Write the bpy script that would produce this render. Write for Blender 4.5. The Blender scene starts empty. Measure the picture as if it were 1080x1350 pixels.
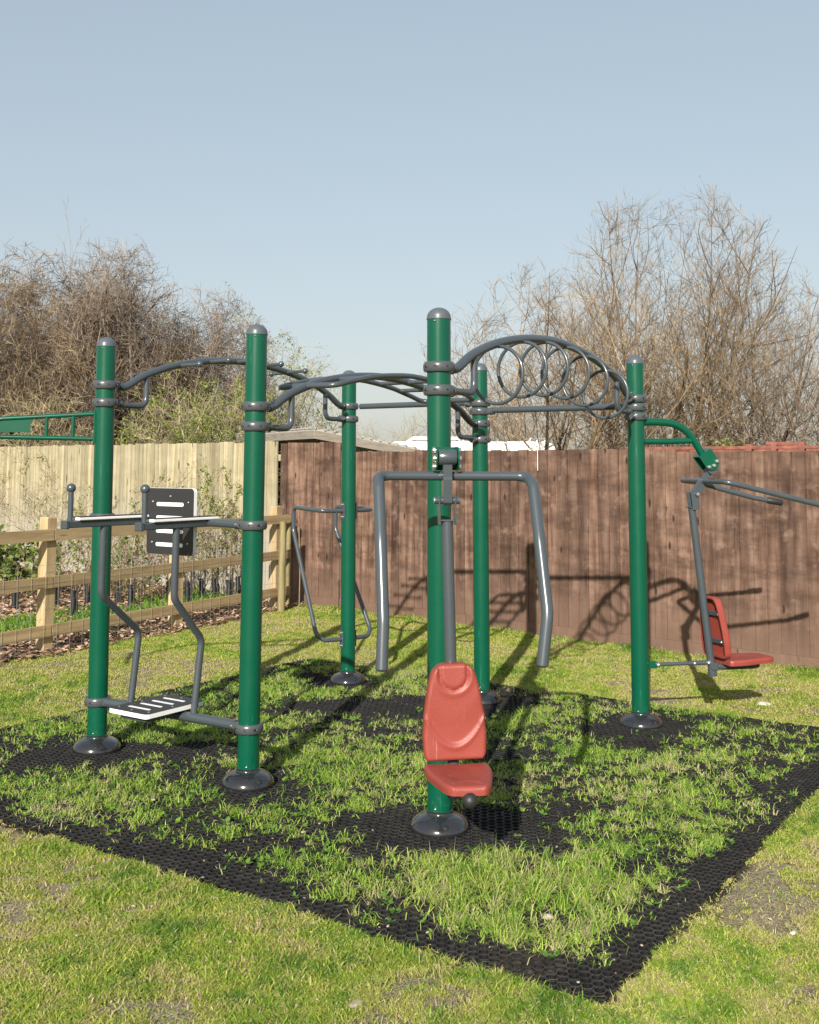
import bpy, math, random
import numpy as np
from mathutils import Vector, Matrix
random.seed(7); RNG = np.random.default_rng(11)
R = math.radians
scene = bpy.context.scene
COL = scene.collection

# ------------------------------------------------------------------ basics
def V(*a): return Vector(a)
CAMZ = 1.648
YAW = -0.595
EX = V(math.cos(YAW), math.sin(YAW), 0); EY = V(-math.sin(YAW), math.cos(YAW), 0); EZ = V(0, 0, 1)

def link(o, parent=None):
    COL.objects.link(o)
    if parent is not None: o.parent = parent
    return o
def tag(o, label=None, cat=None, group=None, kind=None):
    if label: o['label'] = label
    if cat: o['category'] = cat
    if group: o['group'] = group
    if kind: o['kind'] = kind
    return o
def empty(name, loc, rotz=0.0, **kw):
    o = bpy.data.objects.new(name, None); o.empty_display_size = .1
    link(o); o.location = loc; o.rotation_euler = (0, 0, rotz)
    return tag(o, **kw)

class MB:
    """collects shapes in the coordinates of the thing they belong to"""
    def __init__(s): s.v = []; s.f = []; s.m = []; s.sm = []
    def add(s, vs, fs, mi=0, smooth=True):
        b = len(s.v); s.v += [tuple(v) for v in vs]
        for f in fs: s.f.append(tuple(i + b for i in f)); s.m.append(mi); s.sm.append(smooth)
        return s
    def box(s, c, size, ax=None, mi=0, bev=0.0, tf=None):
        ax = ax or (V(1,0,0), V(0,1,0), V(0,0,1)); c = Vector(c); hx, hy, hz = [q/2 for q in size]
        if bev <= 0:
            vs = [c + ax[0]*x*hx + ax[1]*y*hy + ax[2]*z*hz for x in (-1,1) for y in (-1,1) for z in (-1,1)]
            fs = [(0,1,3,2),(4,6,7,5),(0,4,5,1),(2,3,7,6),(0,2,6,4),(1,5,7,3)]
            return s.add(vs, fs, mi, False)
        b = min(bev, hx*.9, hy*.9, hz*.9); bm_v = []; idx = {}
        for x in (-1,1):
            for y in (-1,1):
                for z in (-1,1):
                    for k in range(3):
                        h = [hx-b, hy-b, hz-b]; h[k] = (hx, hy, hz)[k]
                        idx[(x,y,z,k)] = len(bm_v)
                        bm_v.append(c + ax[0]*x*h[0] + ax[1]*y*h[1] + ax[2]*z*h[2])
        fs = []
        for k in range(3):
            a, d = [(1,2),(0,2),(0,1)][k]
            for sg in (-1,1):
                q = []
                for (p, r) in ((-1,-1),(1,-1),(1,1),(-1,1)):
                    t = [0,0,0]; t[k] = sg; t[a] = p; t[d] = r; q.append(idx[(t[0],t[1],t[2],k)])
                fs.append(tuple(q))
        for k in range(3):
            a, d = [(1,2),(0,2),(0,1)][k]
            for p in (-1,1):
                for r in (-1,1):
                    t0 = [0,0,0]; t1 = [0,0,0]; t0[k] = -1; t1[k] = 1; t0[a] = t1[a] = p; t0[d] = t1[d] = r
                    fs.append((idx[(*t0,a)], idx[(*t1,a)], idx[(*t1,d)], idx[(*t0,d)]))
        for x in (-1,1):
            for y in (-1,1):
                for z in (-1,1): fs.append((idx[(x,y,z,0)], idx[(x,y,z,1)], idx[(x,y,z,2)]))
        return s.add(bm_v, fs, mi, False)
    def tube(s, pts, r, seg=14, cap=True, mi=0, closed=False, rnd=0.0):
        pts = [Vector(p) for p in pts]; n = len(pts)
        rs = r if isinstance(r, (list, tuple)) else [r]*n
        tang = []
        for i in range(n):
            if closed: t = pts[(i+1) % n] - pts[i-1]
            elif i == 0: t = pts[1]-pts[0]
            elif i == n-1: t = pts[-1]-pts[-2]
            else: t = (pts[i+1]-pts[i]).normalized() + (pts[i]-pts[i-1]).normalized()
            tang.append(t.normalized())
        up = V(0,0,1) if abs(tang[0].z) < .9 else V(1,0,0)
        nrm = (up - tang[0]*up.dot(tang[0])).normalized()
        vs = []
        for i in range(n):
            nrm = (nrm - tang[i]*nrm.dot(tang[i])).normalized(); bn = tang[i].cross(nrm)
            for k in range(seg):
                a = 2*math.pi*k/seg; vs.append(pts[i] + (nrm*math.cos(a) + bn*math.sin(a))*rs[i])
        fs = []
        m = n if closed else n-1
        for i in range(m):
            j = (i+1) % n
            for k in range(seg): fs.append((i*seg+k, i*seg+(k+1) % seg, j*seg+(k+1) % seg, j*seg+k))
        s.add(vs, fs, mi)
        if cap and not closed:
            if rnd > 0:
                for e, sg in ((0,-1),(n-1,1)):
                    s.ball(pts[e], rs[e]*.999, mi=mi, seg=seg, axis=tang[e]*sg, half=True, sq=rnd)
            else:
                s.add(vs[:seg], [tuple(range(seg))[::-1]], mi, False); s.add(vs[-seg:], [tuple(range(seg))], mi, False)
        return s
    def ball(s, c, r, mi=0, seg=14, axis=V(0,0,1), half=False, sq=1.0):
        prof = []
        k = max(4, seg//2)
        for i in range(k+1):
            a = (math.pi/2 if half else math.pi)*i/k - (0 if half else math.pi/2)
            prof.append((r*math.cos(a), r*sq*math.sin(a)))
        return s.lathe(prof, c, axis, seg, mi)
    def lathe(s, prof, o, axis=V(0,0,1), seg=24, mi=0):
        o = Vector(o); axis = Vector(axis).normalized(); up = V(1,0,0) if abs(axis.x) < .9 else V(0,1,0)
        a1 = (up - axis*up.dot(axis)).normalized(); a2 = axis.cross(a1)
        vs = []; 
        for (r, h) in prof:
            r = max(r, 1e-5)
            for k in range(seg):
                a = 2*math.pi*k/seg; vs.append(o + axis*h + (a1*math.cos(a)+a2*math.sin(a))*r)
        fs = [(i*seg+k, i*seg+(k+1) % seg, (i+1)*seg+(k+1) % seg, (i+1)*seg+k) for i in range(len(prof)-1) for k in range(seg)]
        return s.add(vs, fs, mi)
    def prism(s, poly, o, ax, ay, az, h, mi=0, smooth=False):
        """poly in (ax, ay), extruded by h along az"""
        n = len(poly); o = Vector(o)
        vs = [o + ax*x + ay*y for x, y in poly] + [o + ax*x + ay*y + az*h for x, y in poly]
        fs = [tuple(range(n))[::-1], tuple(range(n, 2*n))] + [(i, (i+1) % n, (i+1) % n + n, i+n) for i in range(n)]
        return s.add(vs, fs, mi, smooth)
    def build(s, name, mat, parent=None, autosmooth=40):
        me = bpy.data.meshes.new(name); me.from_pydata(s.v, [], s.f)
        mats = mat if isinstance(mat, (list, tuple)) else [mat]
        for m in mats: me.materials.append(m)
        me.polygons.foreach_set('material_index', s.m)
        me.polygons.foreach_set('use_smooth', s.sm); me.update()
        import bmesh
        bm = bmesh.new(); bm.from_mesh(me); bmesh.ops.recalc_face_normals(bm, faces=bm.faces)
        ca = math.cos(R(autosmooth))
        for e in bm.edges:
            if len(e.link_faces) == 2 and e.link_faces[0].normal.dot(e.link_faces[1].normal) < ca: e.smooth = False
        bm.to_mesh(me); bm.free()
        return link(bpy.data.objects.new(name, me), parent)

def fillet(pts, rad, k=6):
    """round the corners of a polyline"""
    pts = [Vector(p) for p in pts]; out = [pts[0]]
    rads = rad if isinstance(rad, (list, tuple)) else [rad]*(len(pts)-2)
    for i in range(1, len(pts)-1):
        a, b, c = pts[i-1], pts[i], pts[i+1]; u = (a-b).normalized(); w = (c-b).normalized()
        ang = u.angle(w, math.pi)
        if ang > math.pi - .03: out.append(b); continue
        d = rads[i-1]/math.tan(ang/2); d = min(d, (a-b).length*.48, (c-b).length*.48)
        p0, p1 = b+u*d, b+w*d
        for j in range(k+1):
            t = j/k; out.append(p0*(1-t)**2 + b*2*t*(1-t) + p1*t*t)
    out.append(pts[-1]); return out
def catmull(pts, k=6):
    pts = [Vector(p) for p in pts]; P = [pts[0]*2-pts[1]] + pts + [pts[-1]*2-pts[-2]]; out = []
    for i in range(1, len(P)-2):
        for j in range(k):
            t = j/k; a, b, c, d = P[i-1], P[i], P[i+1], P[i+2]
            out.append(.5*((2*b) + (c-a)*t + (2*a-5*b+4*c-d)*t*t + (3*b-a-3*c+d)*t**3))
    out.append(pts[-1]); return out

def np_mesh(name, verts, faces_flat, sizes, mat, parent=None, attrs=None, smooth=False, mats=None, midx=None):
    """fast mesh from numpy arrays"""
    me = bpy.data.meshes.new(name); nv = len(verts); nf = len(sizes)
    me.vertices.add(nv); me.vertices.foreach_set('co', np.ascontiguousarray(verts, dtype=np.float32).ravel())
    me.loops.add(len(faces_flat)); me.loops.foreach_set('vertex_index', np.ascontiguousarray(faces_flat, dtype=np.int32))
    me.polygons.add(nf); st = np.concatenate([[0], np.cumsum(sizes)[:-1]]).astype(np.int32)
    me.polygons.foreach_set('loop_start', st)
    me.polygons.foreach_set('loop_total', np.asarray(sizes, dtype=np.int32))
    me.polygons.foreach_set('use_smooth', np.full(nf, bool(smooth)))
    for m in (mats or [mat]): me.materials.append(m)
    if midx is not None: me.polygons.foreach_set('material_index', np.asarray(midx, dtype=np.int32))
    for k, a in (attrs or {}).items():
        at = me.attributes.new(k, 'FLOAT', 'POINT'); at.data.foreach_set('value', np.ascontiguousarray(a, dtype=np.float32))
    me.update(); me.validate()
    return link(bpy.data.objects.new(name, me), parent)

# ------------------------------------------------------------------ value noise for numpy
_T = np.random.default_rng(5).random((256, 256))
def vnoise(x, y, sc=1.0, off=0.0):
    x = x/sc+off+100; y = y/sc+off*1.7+100
    xi = np.floor(x).astype(int); yi = np.floor(y).astype(int); fx = x-xi; fy = y-yi
    fx = fx*fx*(3-2*fx); fy = fy*fy*(3-2*fy)
    g = lambda a, b: _T[a % 256, b % 256]
    return (g(xi,yi)*(1-fx)+g(xi+1,yi)*fx)*(1-fy) + (g(xi,yi+1)*(1-fx)+g(xi+1,yi+1)*fx)*fy
def fbm(x, y, sc=1.0, off=0.0, o=4):
    r = 0; a = .5; t = 0
    for i in range(o): r = r+a*vnoise(x, y, sc/2**i, off+i*13.1); t += a; a *= .5
    return r/t

# ------------------------------------------------------------------ materials
def mat(name):
    m = bpy.data.materials.new(name); m.use_nodes = True; nt = m.node_tree
    return m, nt, nt.nodes['Principled BSDF']
def N(nt, t, **kw):
    n = nt.nodes.new(t)
    for k, v in kw.items():
        if k.startswith('i_'): n.inputs[k[2:].replace('_', ' ')].default_value = v
        else: setattr(n, k, v)
    return n
def ramp(nt, fac, stops, interp='LINEAR'):
    n = nt.nodes.new('ShaderNodeValToRGB'); n.color_ramp.interpolation = interp
    e = n.color_ramp.elements
    while len(e) < len(stops): e.new(.5)
    for i, (p, c) in enumerate(stops):
        e[i].position = p; e[i].color = (*c, 1) if len(c) == 3 else c
    nt.links.new(fac, n.inputs[0]); return n.outputs[0]
def noise(nt, sc, vec=None, detail=4, rough=.55, scale=None):
    n = nt.nodes.new('ShaderNodeTexNoise'); n.inputs['Scale'].default_value = sc
    n.inputs['Detail'].default_value = detail; n.inputs['Roughness'].default_value = rough
    if vec is not None: nt.links.new(vec, n.inputs['Vector'])
    return n.outputs[0]
def mapping(nt, scale=(1,1,1), src='Object'):
    tc = nt.nodes.new('ShaderNodeTexCoord'); mp = nt.nodes.new('ShaderNodeMapping'); mp.inputs['Scale'].default_value = scale
    nt.links.new(tc.outputs[src], mp.inputs['Vector']); return mp.outputs[0]
def mixc(nt, fac, a, b, mode='MIX'):
    n = nt.nodes.new('ShaderNodeMix'); n.data_type = 'RGBA'; n.blend_type = mode
    for s, v in ((n.inputs[0], fac), (n.inputs[6], a), (n.inputs[7], b)):
        if isinstance(v, (int, float)): s.default_value = v
        elif isinstance(v, tuple): s.default_value = (*v, 1)
        else: nt.links.new(v, s)
    return n.outputs[2]
def bump(nt, bs, h, st=.3, dist=.01):
    b = nt.nodes.new('ShaderNodeBump'); b.inputs['Strength'].default_value = st; b.inputs['Distance'].default_value = dist
    nt.links.new(h, b.inputs['Height']); nt.links.new(b.outputs[0], bs.inputs['Normal'])
def math_(nt, op, a, b=None):
    n = nt.nodes.new('ShaderNodeMath'); n.operation = op
    for s, v in zip(n.inputs, (a, b)):
        if v is None: continue
        if isinstance(v, (int, float)): s.default_value = v
        else: nt.links.new(v, s)
    return n.outputs[0]

def paint(name, col, rough=.3, dirt=.5, coat=0.0, spec=.5, metallic=0.0, scratch=None, bumpst=.05, mud=False):
    m, nt, b = mat(name); v = mapping(nt)
    n1 = noise(nt, 6, v, 6); n2 = noise(nt, 60, v, 3)
    c = mixc(nt, ramp(nt, n1, [(.3, (0,0,0)), (.75, (dirt*.35,)*3)]), col, tuple(min(1, q*1.25+.003) for q in col))
    sp = ramp(nt, n2, [(.68, (0,0,0)), (.76, (dirt*.5,)*3)])
    c = mixc(nt, sp, c, tuple(min(1, q*.8+.08) for q in col))
    if scratch:
        vs = mapping(nt, (40, 40, 3)); n3 = noise(nt, 1.0, vs, 5)
        c = mixc(nt, ramp(nt, n3, [(.66, (0,0,0)), (.72, (.5,.5,.5))]), c, scratch)
    if mud:
        tc = nt.nodes.new('ShaderNodeTexCoord'); sx = nt.nodes.new('ShaderNodeSeparateXYZ'); nt.links.new(tc.outputs['Object'], sx.inputs[0])
        nz = noise(nt, 34, tc.outputs['Object'], 6, .7)
        hh = math_(nt, 'ADD', math_(nt, 'MULTIPLY', sx.outputs[2], -.55), nz)
        c = mixc(nt, ramp(nt, hh, [(.50, (0,0,0)), (.64, (.40,.40,.40))]), c, (.13,.12,.085))
        v5 = mapping(nt, (90, 90, 14)); n5 = noise(nt, 1.0, v5, 4, .6)
        c = mixc(nt, ramp(nt, n5, [(.72, (0,0,0)), (.78, (.35,.35,.35))]), c, (.10,.24,.17))
    nt.links.new(c, b.inputs['Base Color'])
    rr = nt.nodes.new('ShaderNodeMapRange'); rr.inputs[3].default_value = rough*.8; rr.inputs[4].default_value = rough*1.35
    nt.links.new(n1, rr.inputs[0]); nt.links.new(rr.outputs[0], b.inputs['Roughness'])
    b.inputs['Coat Weight'].default_value = coat; b.inputs['Coat Roughness'].default_value = .12
    b.inputs['Metallic'].default_value = metallic; b.inputs['Specular IOR Level'].default_value = spec
    bump(nt, b, noise(nt, 220, v, 2), bumpst, .002)
    return m
M = {}
M['green'] = paint('green_powder_coat', (.0005, .068, .036), .27, .5, .15, spec=.35, scratch=(.02,.17,.10), mud=True)
M['grey'] = paint('grey_powder_coat', (.050, .061, .070), .28, .6, .25)
M['greycast'] = paint('grey_cast_clamp', (.058, .064, .070), .28, .8, .2)
M['recess_shade'] = paint('painted_recess_shade', (.008, .008, .009), .6, .2)  # shade colour for recesses that are not cut into the mesh
M['cap'] = paint('grey_plastic_cap', (.075, .088, .10), .34, .7)
M['dome'] = paint('black_gloss_plastic', (.014, .014, .016), .14, .6, 1.0, bumpst=.02)
M['steel'] = paint('stainless_bolt', (.62, .62, .6), .25, .3, 0, metallic=.9)
M['rubbergrip'] = paint('black_rubber_grip', (.018, .018, .02), .5, .5)
M['red'] = paint('red_moulded_plastic', (.235, .043, .031), .40, 1.5, 0, scratch=(.40,.20,.16), bumpst=.6)
M['blackhdpe'] = paint('black_board_plastic', (.022, .022, .023), .45, .8)
M['white'] = paint('white_board_core', (.80, .79, .77), .5, .4)

def rubber_mat():
    m, nt, b = mat('black_rubber'); v = mapping(nt)
    n1 = noise(nt, 3.0, v, 5); n2 = noise(nt, 40, v, 4)
    c = ramp(nt, n2, [(.35, (.004,.004,.004)), (.6, (.007,.007,.007)), (.78, (.026,.023,.020))])
    c = mixc(nt, ramp(nt, n1, [(.45, (0,0,0)), (.75, (.30,.30,.30))]), c, (.022,.020,.017))
    ge = nt.nodes.new('ShaderNodeNewGeometry'); sx = nt.nodes.new('ShaderNodeSeparateXYZ'); nt.links.new(ge.outputs['True Normal'], sx.inputs[0])
    up = ramp(nt, sx.outputs[2], [(.75, (0,0,0)), (.97, (1,1,1))])     # upward faces painted lighter so the holes look shaded, partly dust
    c = mixc(nt, math_(nt, 'MULTIPLY', up, ramp(nt, noise(nt, 11, v, 5), [(.3, (.15,.15,.15)), (.7, (1,1,1))])), c, (.066,.062,.056))
    nt.links.new(c, b.inputs['Base Color']); b.inputs['Roughness'].default_value = .68
    b.inputs['Specular IOR Level'].default_value = .22
    bump(nt, b, n2, .4, .003); return m
M['rubber'] = rubber_mat()

def leaf_mat(name, stops, rough=.5, trans=.25, attr='tone', spec=.3):
    m, nt, b = mat(name); a = nt.nodes.new('ShaderNodeAttribute'); a.attribute_name = attr
    c = ramp(nt, a.outputs['Fac'], stops)
    nt.links.new(c, b.inputs['Base Color']); b.inputs['Roughness'].default_value = rough; b.inputs['Specular IOR Level'].default_value = spec
    tr = nt.nodes.new('ShaderNodeBsdfTranslucent'); nt.links.new(c, tr.inputs['Color'])
    mx = nt.nodes.new('ShaderNodeMixShader'); mx.inputs[0].default_value = trans
    out = nt.nodes['Material Output']
    nt.links.new(b.outputs[0], mx.inputs[1]); nt.links.new(tr.outputs[0], mx.inputs[2]); nt.links.new(mx.outputs[0], out.inputs[0])
    return m
M['lawn'] = leaf_mat('lawn_blades', [(0, (.44,.36,.22)), (.12, (.43,.38,.15)), (.26, (.40,.42,.075)), (.5, (.30,.385,.048)), (.75, (.175,.29,.03)), (1, (.07,.16,.02))])
M['weed'] = leaf_mat('mat_grass_blades', [(0, (.42,.38,.20)), (.08, (.38,.47,.09)), (.38, (.26,.41,.042)), (.68, (.12,.25,.026)), (1, (.055,.14,.018))], trans=.3)
M['broad'] = leaf_mat('broad_weed_leaves', [(0, (.22,.33,.06)), (.5, (.14,.26,.04)), (1, (.06,.15,.03))], trans=.3)
M['hawthorn'] = leaf_mat('hawthorn_leaves', [(0, (.31,.34,.08)), (.5, (.21,.27,.05)), (1, (.11,.17,.03))], trans=.35)
M['laurel'] = leaf_mat('laurel_leaves', [(0, (.26,.30,.08)), (.5, (.13,.19,.04)), (1, (.05,.09,.025))], rough=.35, trans=.2)
M['evergreen'] = leaf_mat('evergreen_leaves', [(0, (.20,.20,.05)), (.5, (.12,.14,.035)), (1, (.05,.07,.02))], trans=.15)
M['pinkleaf'] = leaf_mat('pink_young_leaves', [(0, (.55,.35,.33)), (1, (.42,.12,.13))], trans=.3)
M['farwood'] = leaf_mat('far_wood', [(0, (.25,.22,.18)), (.6, (.17,.15,.12)), (1, (.12,.125,.08))], trans=.0)
M['twig'] = leaf_mat('bark_twigs', [(0, (.36,.28,.18)), (.3, (.215,.158,.100)), (.65, (.125,.088,.056)), (1, (.048,.036,.025))], rough=.8, trans=0, spec=.1)
M['twigpink'] = leaf_mat('bark_twigs_reddish', [(0, (.32,.26,.20)), (.4, (.185,.140,.108)), (.8, (.10,.076,.060)), (1, (.045,.04,.03))], rough=.8, trans=0, spec=.1)
M['twigyellow'] = leaf_mat('bark_twigs_yellow', [(0, (.42,.36,.21)), (.4, (.27,.225,.13)), (1, (.11,.09,.055))], rough=.8, trans=0, spec=.1)
M['chip'] = leaf_mat('bark_chips', [(0, (.50,.37,.27)), (.4, (.36,.23,.15)), (.75, (.20,.115,.075)), (1, (.07,.045,.032))], rough=.85, trans=0, spec=.1)
M['sleeve'] = paint('black_tree_guard', (.013,.013,.015), .5, .4)

def wood(name, dark, mid, light, board=True, grain=(1,1,1), knots=True, streak=.5, dirt=None, mottle=.0):
    m, nt, b = mat(name); tc = nt.nodes.new('ShaderNodeTexCoord')
    at = nt.nodes.new('ShaderNodeAttribute'); at.attribute_name = 'tone'
    mp = nt.nodes.new('ShaderNodeMapping'); mp.inputs['Scale'].default_value = grain
    off = nt.nodes.new('ShaderNodeCombineXYZ'); k = math_(nt, 'MULTIPLY', at.outputs['Fac'], 37.0)
    nt.links.new(k, off.inputs[0]); nt.links.new(k, off.inputs[2]); 
    nt.links.new(tc.outputs['Object'], mp.inputs['Vector'])
    ad = nt.nodes.new('ShaderNodeVectorMath'); ad.operation = 'ADD'; nt.links.new(mp.outputs[0], ad.inputs[0]); nt.links.new(off.outputs[0], ad.inputs[1])
    g = noise(nt, 1.0, ad.outputs[0], 6, .6)
    c = ramp(nt, g, [(.28, dark), (.5, mid), (.74, light)])
    t = ramp(nt, at.outputs['Fac'], [(0, (.62,.62,.62)), (.5, (1,1,1)), (1, (1.32,1.29,1.24))])
    c = mixc(nt, 1.0, c, t, 'MULTIPLY')
    if mottle:
        ob = tc.outputs['Object']
        mh = nt.nodes.new('ShaderNodeMapping'); mh.inputs['Scale'].default_value = (2.0, 2.0, 5.5); nt.links.new(ob, mh.inputs['Vector'])
        n2 = noise(nt, 1.0, mh.outputs[0], 7, .66)
        c = mixc(nt, ramp(nt, n2, [(.36, (mottle,)*3), (.58, (0,0,0))]), c, tuple(q*.48 for q in dark))
        n3 = noise(nt, 7.5, ob, 5, .6)
        c = mixc(nt, ramp(nt, n3, [(.56, (0,0,0)), (.72, (mottle*.75,)*3)]), c, tuple(min(1, q*1.28+.01) for q in light))
    if knots:
        vo = nt.nodes.new('ShaderNodeTexVoronoi'); vo.inputs['Scale'].default_value = 1.0
        mk = nt.nodes.new('ShaderNodeMapping'); mk.inputs['Scale'].default_value = knots if isinstance(knots, tuple) else (7, 7, 2.6)
        a2 = nt.nodes.new('ShaderNodeVectorMath'); a2.operation = 'ADD'; nt.links.new(tc.outputs['Object'], mk.inputs['Vector'])
        nt.links.new(mk.outputs[0], a2.inputs[0]); nt.links.new(off.outputs[0], a2.inputs[1]); nt.links.new(a2.outputs[0], vo.inputs['Vector'])
        kf = ramp(nt, vo.outputs['Distance'], [(.07, (.85,.85,.85)), (.13, (0,0,0))])
        c = mixc(nt, kf, c, tuple(q*.35 for q in dark))
    if dirt:
        sx = nt.nodes.new('ShaderNodeSeparateXYZ'); nt.links.new(tc.outputs['Object'], sx.inputs[0])
        nz = noise(nt, 3.0, tc.outputs['Object'], 4)
        hgt = math_(nt, 'ADD', sx.outputs[2], math_(nt, 'MULTIPLY', nz, -dirt[1]))
        c = mixc(nt, ramp(nt, hgt, [(0, (.75,.75,.75)), (dirt[0], (0,0,0))]), c, dirt[2])
    nt.links.new(c, b.inputs['Base Color']); b.inputs['Roughness'].default_value = .82; b.inputs['Specular IOR Level'].default_value = .18
    bump(nt, b, g, streak, .006); return m
M['brownfence'] = wood('brown_stained_boards', (.066,.037,.027), (.155,.094,.067), (.255,.168,.126), grain=(16,16,1.8), dirt=(.40,.35,(.16,.10,.072)), mottle=.62)
M['lightfence'] = wood('pale_weathered_boards', (.25,.21,.125), (.37,.325,.21), (.48,.43,.30), grain=(14,14,1.2), dirt=(.9,.9,(.36,.335,.29)), knots=(5,5,1.5), mottle=.22)
M['railwood'] = wood('new_softwood_rail', (.25,.175,.09), (.37,.27,.145), (.46,.35,.20), grain=(22,2.0,22), knots=(6,1.5,9), streak=.3)
M['postwood'] = wood('new_softwood_post', (.27,.19,.10), (.39,.29,.16), (.48,.375,.225), grain=(20,20,2.0), streak=.3)
M['oldpost'] = wood('green_aged_stake', (.14,.12,.05), (.25,.21,.10), (.36,.30,.17), grain=(20,20,2))
M['shedwood'] = wood('weathered_shed_timber', (.28,.24,.19), (.40,.35,.28), (.48,.44,.36), grain=(3,3,20), knots=False)

def simple(name, col, rough=.6, sc=4, var=.25, metallic=0, bst=.1):
    m, nt, b = mat(name); v = mapping(nt); n = noise(nt, sc, v, 6)
    c = ramp(nt, n, [(.3, tuple(q*(1-var) for q in col)), (.7, tuple(min(1, q*(1+var)) for q in col))])
    nt.links.new(c, b.inputs['Base Color']); b.inputs['Roughness'].default_value = rough; b.inputs['Metallic'].default_value = metallic
    bump(nt, b, n, bst, .01); return m
M['vanwhite'] = simple('white_vehicle_paint', (.80,.80,.78), .3, 2, .04)
M['glass'] = simple('dark_window_glass', (.02,.025,.03), .08, 2, .1)
M['tyre'] = simple('tyre_rubber', (.02,.02,.02), .8, 20, .3)
M['chrome'] = simple('wheel_steel', (.4,.4,.4), .35, 6, .2, .8)
M['rust'] = simple('rusty_red_steel', (.21,.078,.052), .7, 14, .45, 0, .5)
M['rooffelt'] = simple('shed_roof_sheet', (.36,.34,.31), .8, 9, .3)
M['shedshade'] = simple('painted_shed_shade', (.02,.018,.015), .9, 3, .3)  # shade inside the open shed, put into the wall colour
M['stone'] = simple('pale_stone', (.36,.30,.235), .85, 30, .35, 0, .5)
M['stonewhite'] = simple('white_stone', (.50,.46,.40), .8, 30, .15, 0, .4)
M['deadleaf'] = simple('dead_leaf', (.45,.30,.18), .8, 30, .35)
M['wire'] = simple('galvanised_wire', (.42,.42,.42), .45, 10, .2, .7)
M['amber'] = simple('orange_lamp_lens', (.6,.12,.02), .3, 10, .1)

def ground_mat():
    m, nt, b = mat('ground_soil_and_thatch')
    geo = nt.nodes.new('ShaderNodeNewGeometry'); P = geo.outputs['Position']
    n1 = noise(nt, 1.7, P, 6, .6); n2 = noise(nt, 26, P, 6, .65); n3 = noise(nt, 120, P, 4, .6)
    green = ramp(nt, n2, [(.3, (.10,.125,.025)), (.5, (.18,.20,.045)), (.7, (.29,.26,.10))])
    soil = ramp(nt, n2, [(.3, (.22,.17,.12)), (.5, (.38,.31,.225)), (.68, (.52,.44,.34))])
    ab = nt.nodes.new('ShaderNodeAttribute'); ab.attribute_name = 'bare'
    f = ramp(nt, math_(nt, 'ADD', ab.outputs['Fac'], math_(nt, 'MULTIPLY', n2, .7)), [(.50, (0,0,0)), (.85, (1,1,1))])
    c = mixc(nt, f, green, soil)
    c = mixc(nt, ramp(nt, n3, [(.35, (.75,.75,.75)), (.55, (0,0,0))]), c, (.05,.048,.016))
    c = mixc(nt, ramp(nt, noise(nt, 75, P, 3), [(.52, (0,0,0)), (.62, (.6,.6,.6))]), c, (.33,.31,.12))
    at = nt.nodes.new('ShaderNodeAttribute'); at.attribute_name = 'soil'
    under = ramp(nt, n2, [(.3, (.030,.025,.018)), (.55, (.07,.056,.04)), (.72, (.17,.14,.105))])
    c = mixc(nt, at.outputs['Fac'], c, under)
    nt.links.new(c, b.inputs['Base Color']); b.inputs['Roughness'].default_value = .95; b.inputs['Specular IOR Level'].default_value = .1
    bump(nt, b, math_(nt, 'ADD', n2, n3), 1.0, .02); return m
M['ground'] = ground_mat()

# ------------------------------------------------------------------ camera
cam = bpy.data.cameras.new('camera'); co = bpy.data.objects.new('camera', cam); link(co)
F_PX, PY, PITCH, ROLL = 1399.3, 495.3, .086, .005
cam.sensor_fit = 'VERTICAL'; cam.sensor_height = 36.0; cam.lens = F_PX/1350*36.0
cam.shift_y = (PY-675)/1350.0; cam.shift_x = 0
cam.clip_start = .05; cam.clip_end = 3000
co.location = (0, 0, CAMZ)
co.rotation_mode = 'QUATERNION'
co.rotation_quaternion = (Matrix.Rotation(math.pi/2 + PITCH, 4, 'X') @ Matrix.Rotation(ROLL, 4, 'Z')).to_quaternion()
scene.camera = co

# ------------------------------------------------------------------ light
SUN_EL, SUN_AZ = R(25.2), R(13.0)       # light travels towards +Y, 13 degrees to the right
sdir = V(math.sin(SUN_AZ)*math.cos(SUN_EL), math.cos(SUN_AZ)*math.cos(SUN_EL), -math.sin(SUN_EL))
sl = bpy.data.lights.new('sun', 'SUN'); sl.energy = 4.9; sl.angle = R(.55); sl.color = (1.0, .94, .85)
so = link(bpy.data.objects.new('sun', sl)); so.rotation_mode = 'QUATERNION'; so.rotation_quaternion = sdir.to_track_quat('-Z', 'Y')
so.location = (-3, -10, 8)
w = bpy.data.worlds.new('World'); scene.world = w; w.use_nodes = True; nt = w.node_tree
sky = nt.nodes.new('ShaderNodeTexSky'); sky.sky_type = 'NISHITA'; sky.sun_disc = False
sky.sun_elevation = SUN_EL; sky.sun_rotation = math.pi + SUN_AZ; sky.air_density = 1.0; sky.dust_density = 2.0; sky.ozone_density = 1.2; sky.altitude = 50
bg = nt.nodes['Background']; bg.inputs['Strength'].default_value = .243
hs = nt.nodes.new('ShaderNodeHueSaturation'); hs.inputs['Saturation'].default_value = 1.08; hs.inputs['Hue'].default_value = .492
ga = nt.nodes.new('ShaderNodeGamma'); ga.inputs[1].default_value = .40; nt.links.new(sky.outputs[0], ga.inputs[0]); nt.links.new(ga.outputs[0], hs.inputs['Color']); nt.links.new(hs.outputs[0], bg.inputs[0])
vs = scene.view_settings; vs.view_transform = 'Standard'; vs.look = 'None'; vs.exposure = 0.62; vs.gamma = 1.0; vs.use_curve_mapping = False

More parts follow.
